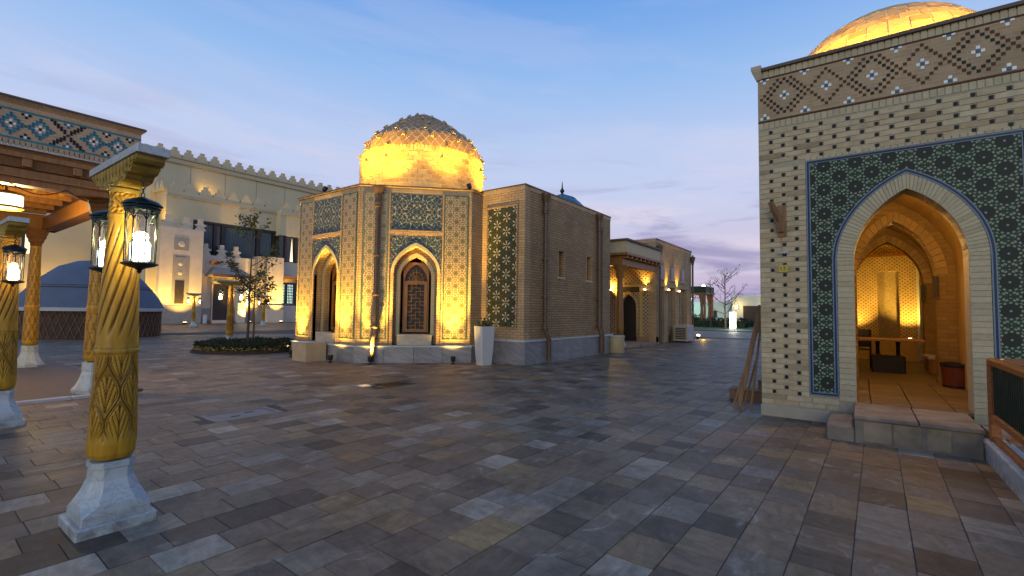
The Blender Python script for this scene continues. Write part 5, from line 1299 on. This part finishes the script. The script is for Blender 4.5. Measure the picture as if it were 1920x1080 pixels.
def tree(name, label, x, y, h_, spread, nb, nleaf, lsize, seed, trunk_r, fork=.36, mats=('leaf', 'leaf_yellow'), group=None, lean=0.0, cat='tree', rise=(.55, 1.1)):
    q = random.Random(seed); T = thing(name, label, cat, (x, y, 0), 0, group)
    part('trunk', MB().tube([(0, 0, 0), (lean * .2 + .02, 0, h_ * .2), (lean * .5, .02, h_ * fork), (lean, 0, h_ * .62), (lean + .05, .02, h_ * .93)], [trunk_r, trunk_r * .85, trunk_r * .7, trunk_r * .4, trunk_r * .08], 8), M['bark'], T, smooth=True)
    tips = []; b = MB()
    for k in range(nb):
        t_ = q.uniform(fork, .8); z = h_ * t_; a = 2.4 * k + q.uniform(-.4, .4); L_ = spread * (1.15 - t_) * q.uniform(.8, 1.3); up = q.uniform(*rise)
        p = [Vector((lean * t_, 0, z))]
        for s in range(1, 5): p.append(p[0] + Vector((math.cos(a) * L_ * (s / 4) ** .85, math.sin(a) * L_ * (s / 4) ** .85, L_ * up * (s / 4) ** 1.25)) + Vector((q.gauss(0, .02), q.gauss(0, .02), 0)) * s)
        r0 = trunk_r * .38
        b.tube(p, [r0, r0 * .75, r0 * .55, r0 * .35, r0 * .12], 5)
        tips += [(p[i], p[i + 1]) for i in range(1, 4)]
        for s in (1, 2, 3, 3):
            a2 = a + q.choice((-1, 1)) * q.uniform(.5, 1.0); l2 = L_ * q.uniform(.25, .5); e = p[s] + Vector((math.cos(a2) * l2, math.sin(a2) * l2, l2 * q.uniform(.4, 1.2)))
            b.tube([p[s], (p[s] + e) / 2 + Vector((0, 0, .03)), e], [r0 * .35, r0 * .22, r0 * .08], 4); tips.append((p[s], e)); tips.append(((p[s] + e) / 2, e))
    part('branches', b, M['bark'], T, smooth=True)
    tips.append((Vector((lean, 0, h_ * .7)), Vector((lean + .05, 0, h_ * .93))))
    if nleaf:
        def lp(qq):
            a_, c_ = qq.choice(tips); t_ = qq.random(); p_ = a_ + (c_ - a_) * t_; return (p_.x + qq.gauss(0, .07), p_.y + qq.gauss(0, .07), p_.z + qq.gauss(0, .07))
        part('crown', leaves(nleaf, lp, lsize, seed + 1, .1), M[mats[0]], T)
        if len(mats) > 1: part('crown', leaves(nleaf // 4, lp, lsize, seed + 2, .1), M[mats[1]], T)
    return T
tree('young_tree', 'slim young tree with sparse leaves in the round flower bed', 8.62, 18.72, 5.9, 1.15, 15, 430, .12, 21, .055, .36, lean=.05, rise=(1.0, 1.9))
tree('young_tree', 'young tree half hidden by left edge of the octagon', 11.8, 25.0, 3.9, 1.3, 12, 900, .12, 27, .05, .35)
# ---------------------------------------------------------------- far right background
tree('bare_tree', 'taller bare young tree with forked twigs beyond the lawn edge', 53.5, 11.45, 7.0, 2.7, 22, 120, .14, 31, .1, .22, ('bark',), 'bare trees on the lawn')
tree('bare_tree', 'slim bare tree left of the forked one on the lawn', 58, 14.0, 6.6, 1.3, 12, 40, .12, 33, .08, .4, ('bark',), 'bare trees on the lawn')
tree('bare_tree', 'small leafy tree beside the corner of porch building', 50, 14.4, 5.2, 1.2, 12, 160, .16, 35, .07, .4, ('leaf',), 'bare trees on the lawn')
bl = thing('bollard_light', 'tall glowing white box light on edge of lawn', 'light', (52.6, 10.55, 0)); part('post', MB().box(-.28, .28, -.28, .28, 0, .12), M['concrete'], bl); part('lit_body', MB().cbox(-.25, .25, -.25, .25, .12, 1.75, .02), M['lamp_white'], bl); part('cap', MB().box(-.27, .27, -.27, .27, 1.75, 1.8), M['concrete'], bl); lamp('POINT', (-.6, -.2, 1.0), 120, (1.0, .92, .75), bl, .2)
fw_ = thing('far_white_building', 'long low white building lit greenish on the horizon', 'building', (98, 8, 0))
part('wall', MB().box(0, 6, -12, 4.2, 0, 4.3), M['far_wall'], fw_); part('wall', MB().box(-1.2, 6, 4.2, 11.5, 0, 5.0), M['far_wall'], fw_); part('wall', MB().box(.5, 6, 11.5, 30, 0, 3.9), M['far_wall'], fw_)
part('door', MB().box(-1.26, -1.2, 6.2, 9.6, 0, 3.1), M['dark_door'], fw_); part('arched_window', MB().box(-.06, 0, -.2, 1.2, .6, 2.8), M['dark_door'], fw_); part('arched_window', MB().box(.44, .5, 14.6, 16.0, .8, 2.2), M['dark_door'], fw_)
for y in range(-12, 30, 2): part('roof_post', MB().box(.8, .88, y, y + .08, 3.8, 5.5), M['white_paint'], fw_)
part('roof_rail', MB().box(.8, .86, -12, 30, 5.4, 5.46), M['white_paint'], fw_)
for y, z in ((5.0, 2.6), (10.6, 2.6), (-6, 1.6), (20, 2.0)):
    s = thing('far_wall_light', {5.0: 'right lamp flanking the far dark doorway', 10.6: 'left lamp flanking the far dark doorway', -6: 'cool lamp washing the far white wall right', 20: 'cool lamp washing the far white wall left'}[y], 'light', (96.0, 8 + y, z)); part('body', MB().lathe([(.12, 0), (.18, .1), (.18, .4), (.1, .5)], 10), M['lamp_warm' if y in (5.0, 10.6) else 'lamp_cool'], s); part('bracket', MB().box(0, .8, -.04, .04, .2, .28), M['iron'], s)
    lamp('POINT', (-.6, 0, .3), 160 if y in (5.0, 10.6) else 420, WARM if y in (5.0, 10.6) else (.55, 1.0, .78), s, .2)
gz = thing('garden_gazebo', 'flat roofed garden gazebo with drapes beyond the lawn', 'gazebo', (62, 16.9, 0))
part('roof', MB().box(-2, 2, -1.9, 2.4, 4.1, 4.9), M['hedge'], gz); part('ceiling_edge', MB().box(-2.1, 2.1, -2.0, 2.5, 3.95, 4.1), M['wood'], gz)
for sx in (-1.8, 1.8):
    for sy in (-1.7, 2.2): part('post', MB().box(sx - .12, sx + .12, sy - .12, sy + .12, 0, 4.0), M['wood'], gz)
for sx, sy in ((-1.8, -1.35), (-1.8, 1.8), (1.8, -1.35)): part('drape', MB().lathe([(.34, 4.0), (.2, 3.0), (.13, 2.2), (.25, .2)], 10, sx, sy), M['plank'], gz, smooth=True)
lamp('POINT', (0, .4, 3.2), 90, WARM, gz, .2); part('lamp_globe', MB().lathe([(.05, 3.25), (.15, 3.4), (.05, 3.55)], 10, 0, .4), M['lamp_warm'], gz)
for (x, y, lx, ly, h_, lb, sd) in ((60, 13.5, 1.2, 3.2, 1.1, 'dark clipped hedge below the garden gazebo', 41), (66, 6.0, 1.5, 6.5, 1.0, 'long low hedge before the far white building', 42), (61, 8.0, 1.0, 1.2, 2.6, 'rounded pale green shrub in front of far wall', 43), (64, 19.0, 1.0, 2.4, 1.6, 'dark bushes under the gazebo roof', 44)):
    hd = thing('hedge', lb, 'hedge', (x, y, 0), 0, 'hedges on the lawn'); part('foliage', leaves(900, lambda q: (q.uniform(-lx, lx), q.uniform(-ly, ly), q.uniform(.05, 1) * h_ * (1 - .25 * q.random())), .30, sd), M['leaf' if sd == 43 else 'hedge'], hd); part('stems', MB().box(-lx * .8, lx * .8, -ly * .9, ly * .9, 0, h_ * .7), M['hedge'], hd)
sl = thing('street_light', 'bright white street light shining above the gazebo roof', 'street light', (90, 22.9, 0)); part('pole', MB().tube([(0, 0, 0), (0, 0, 6.2)], .07, 8), M['iron'], sl); part('head', MB().lathe([(.12, 6.2), (.36, 6.28), (.36, 6.55), (.12, 6.75)], 14), M['lamp_cool'], sl)
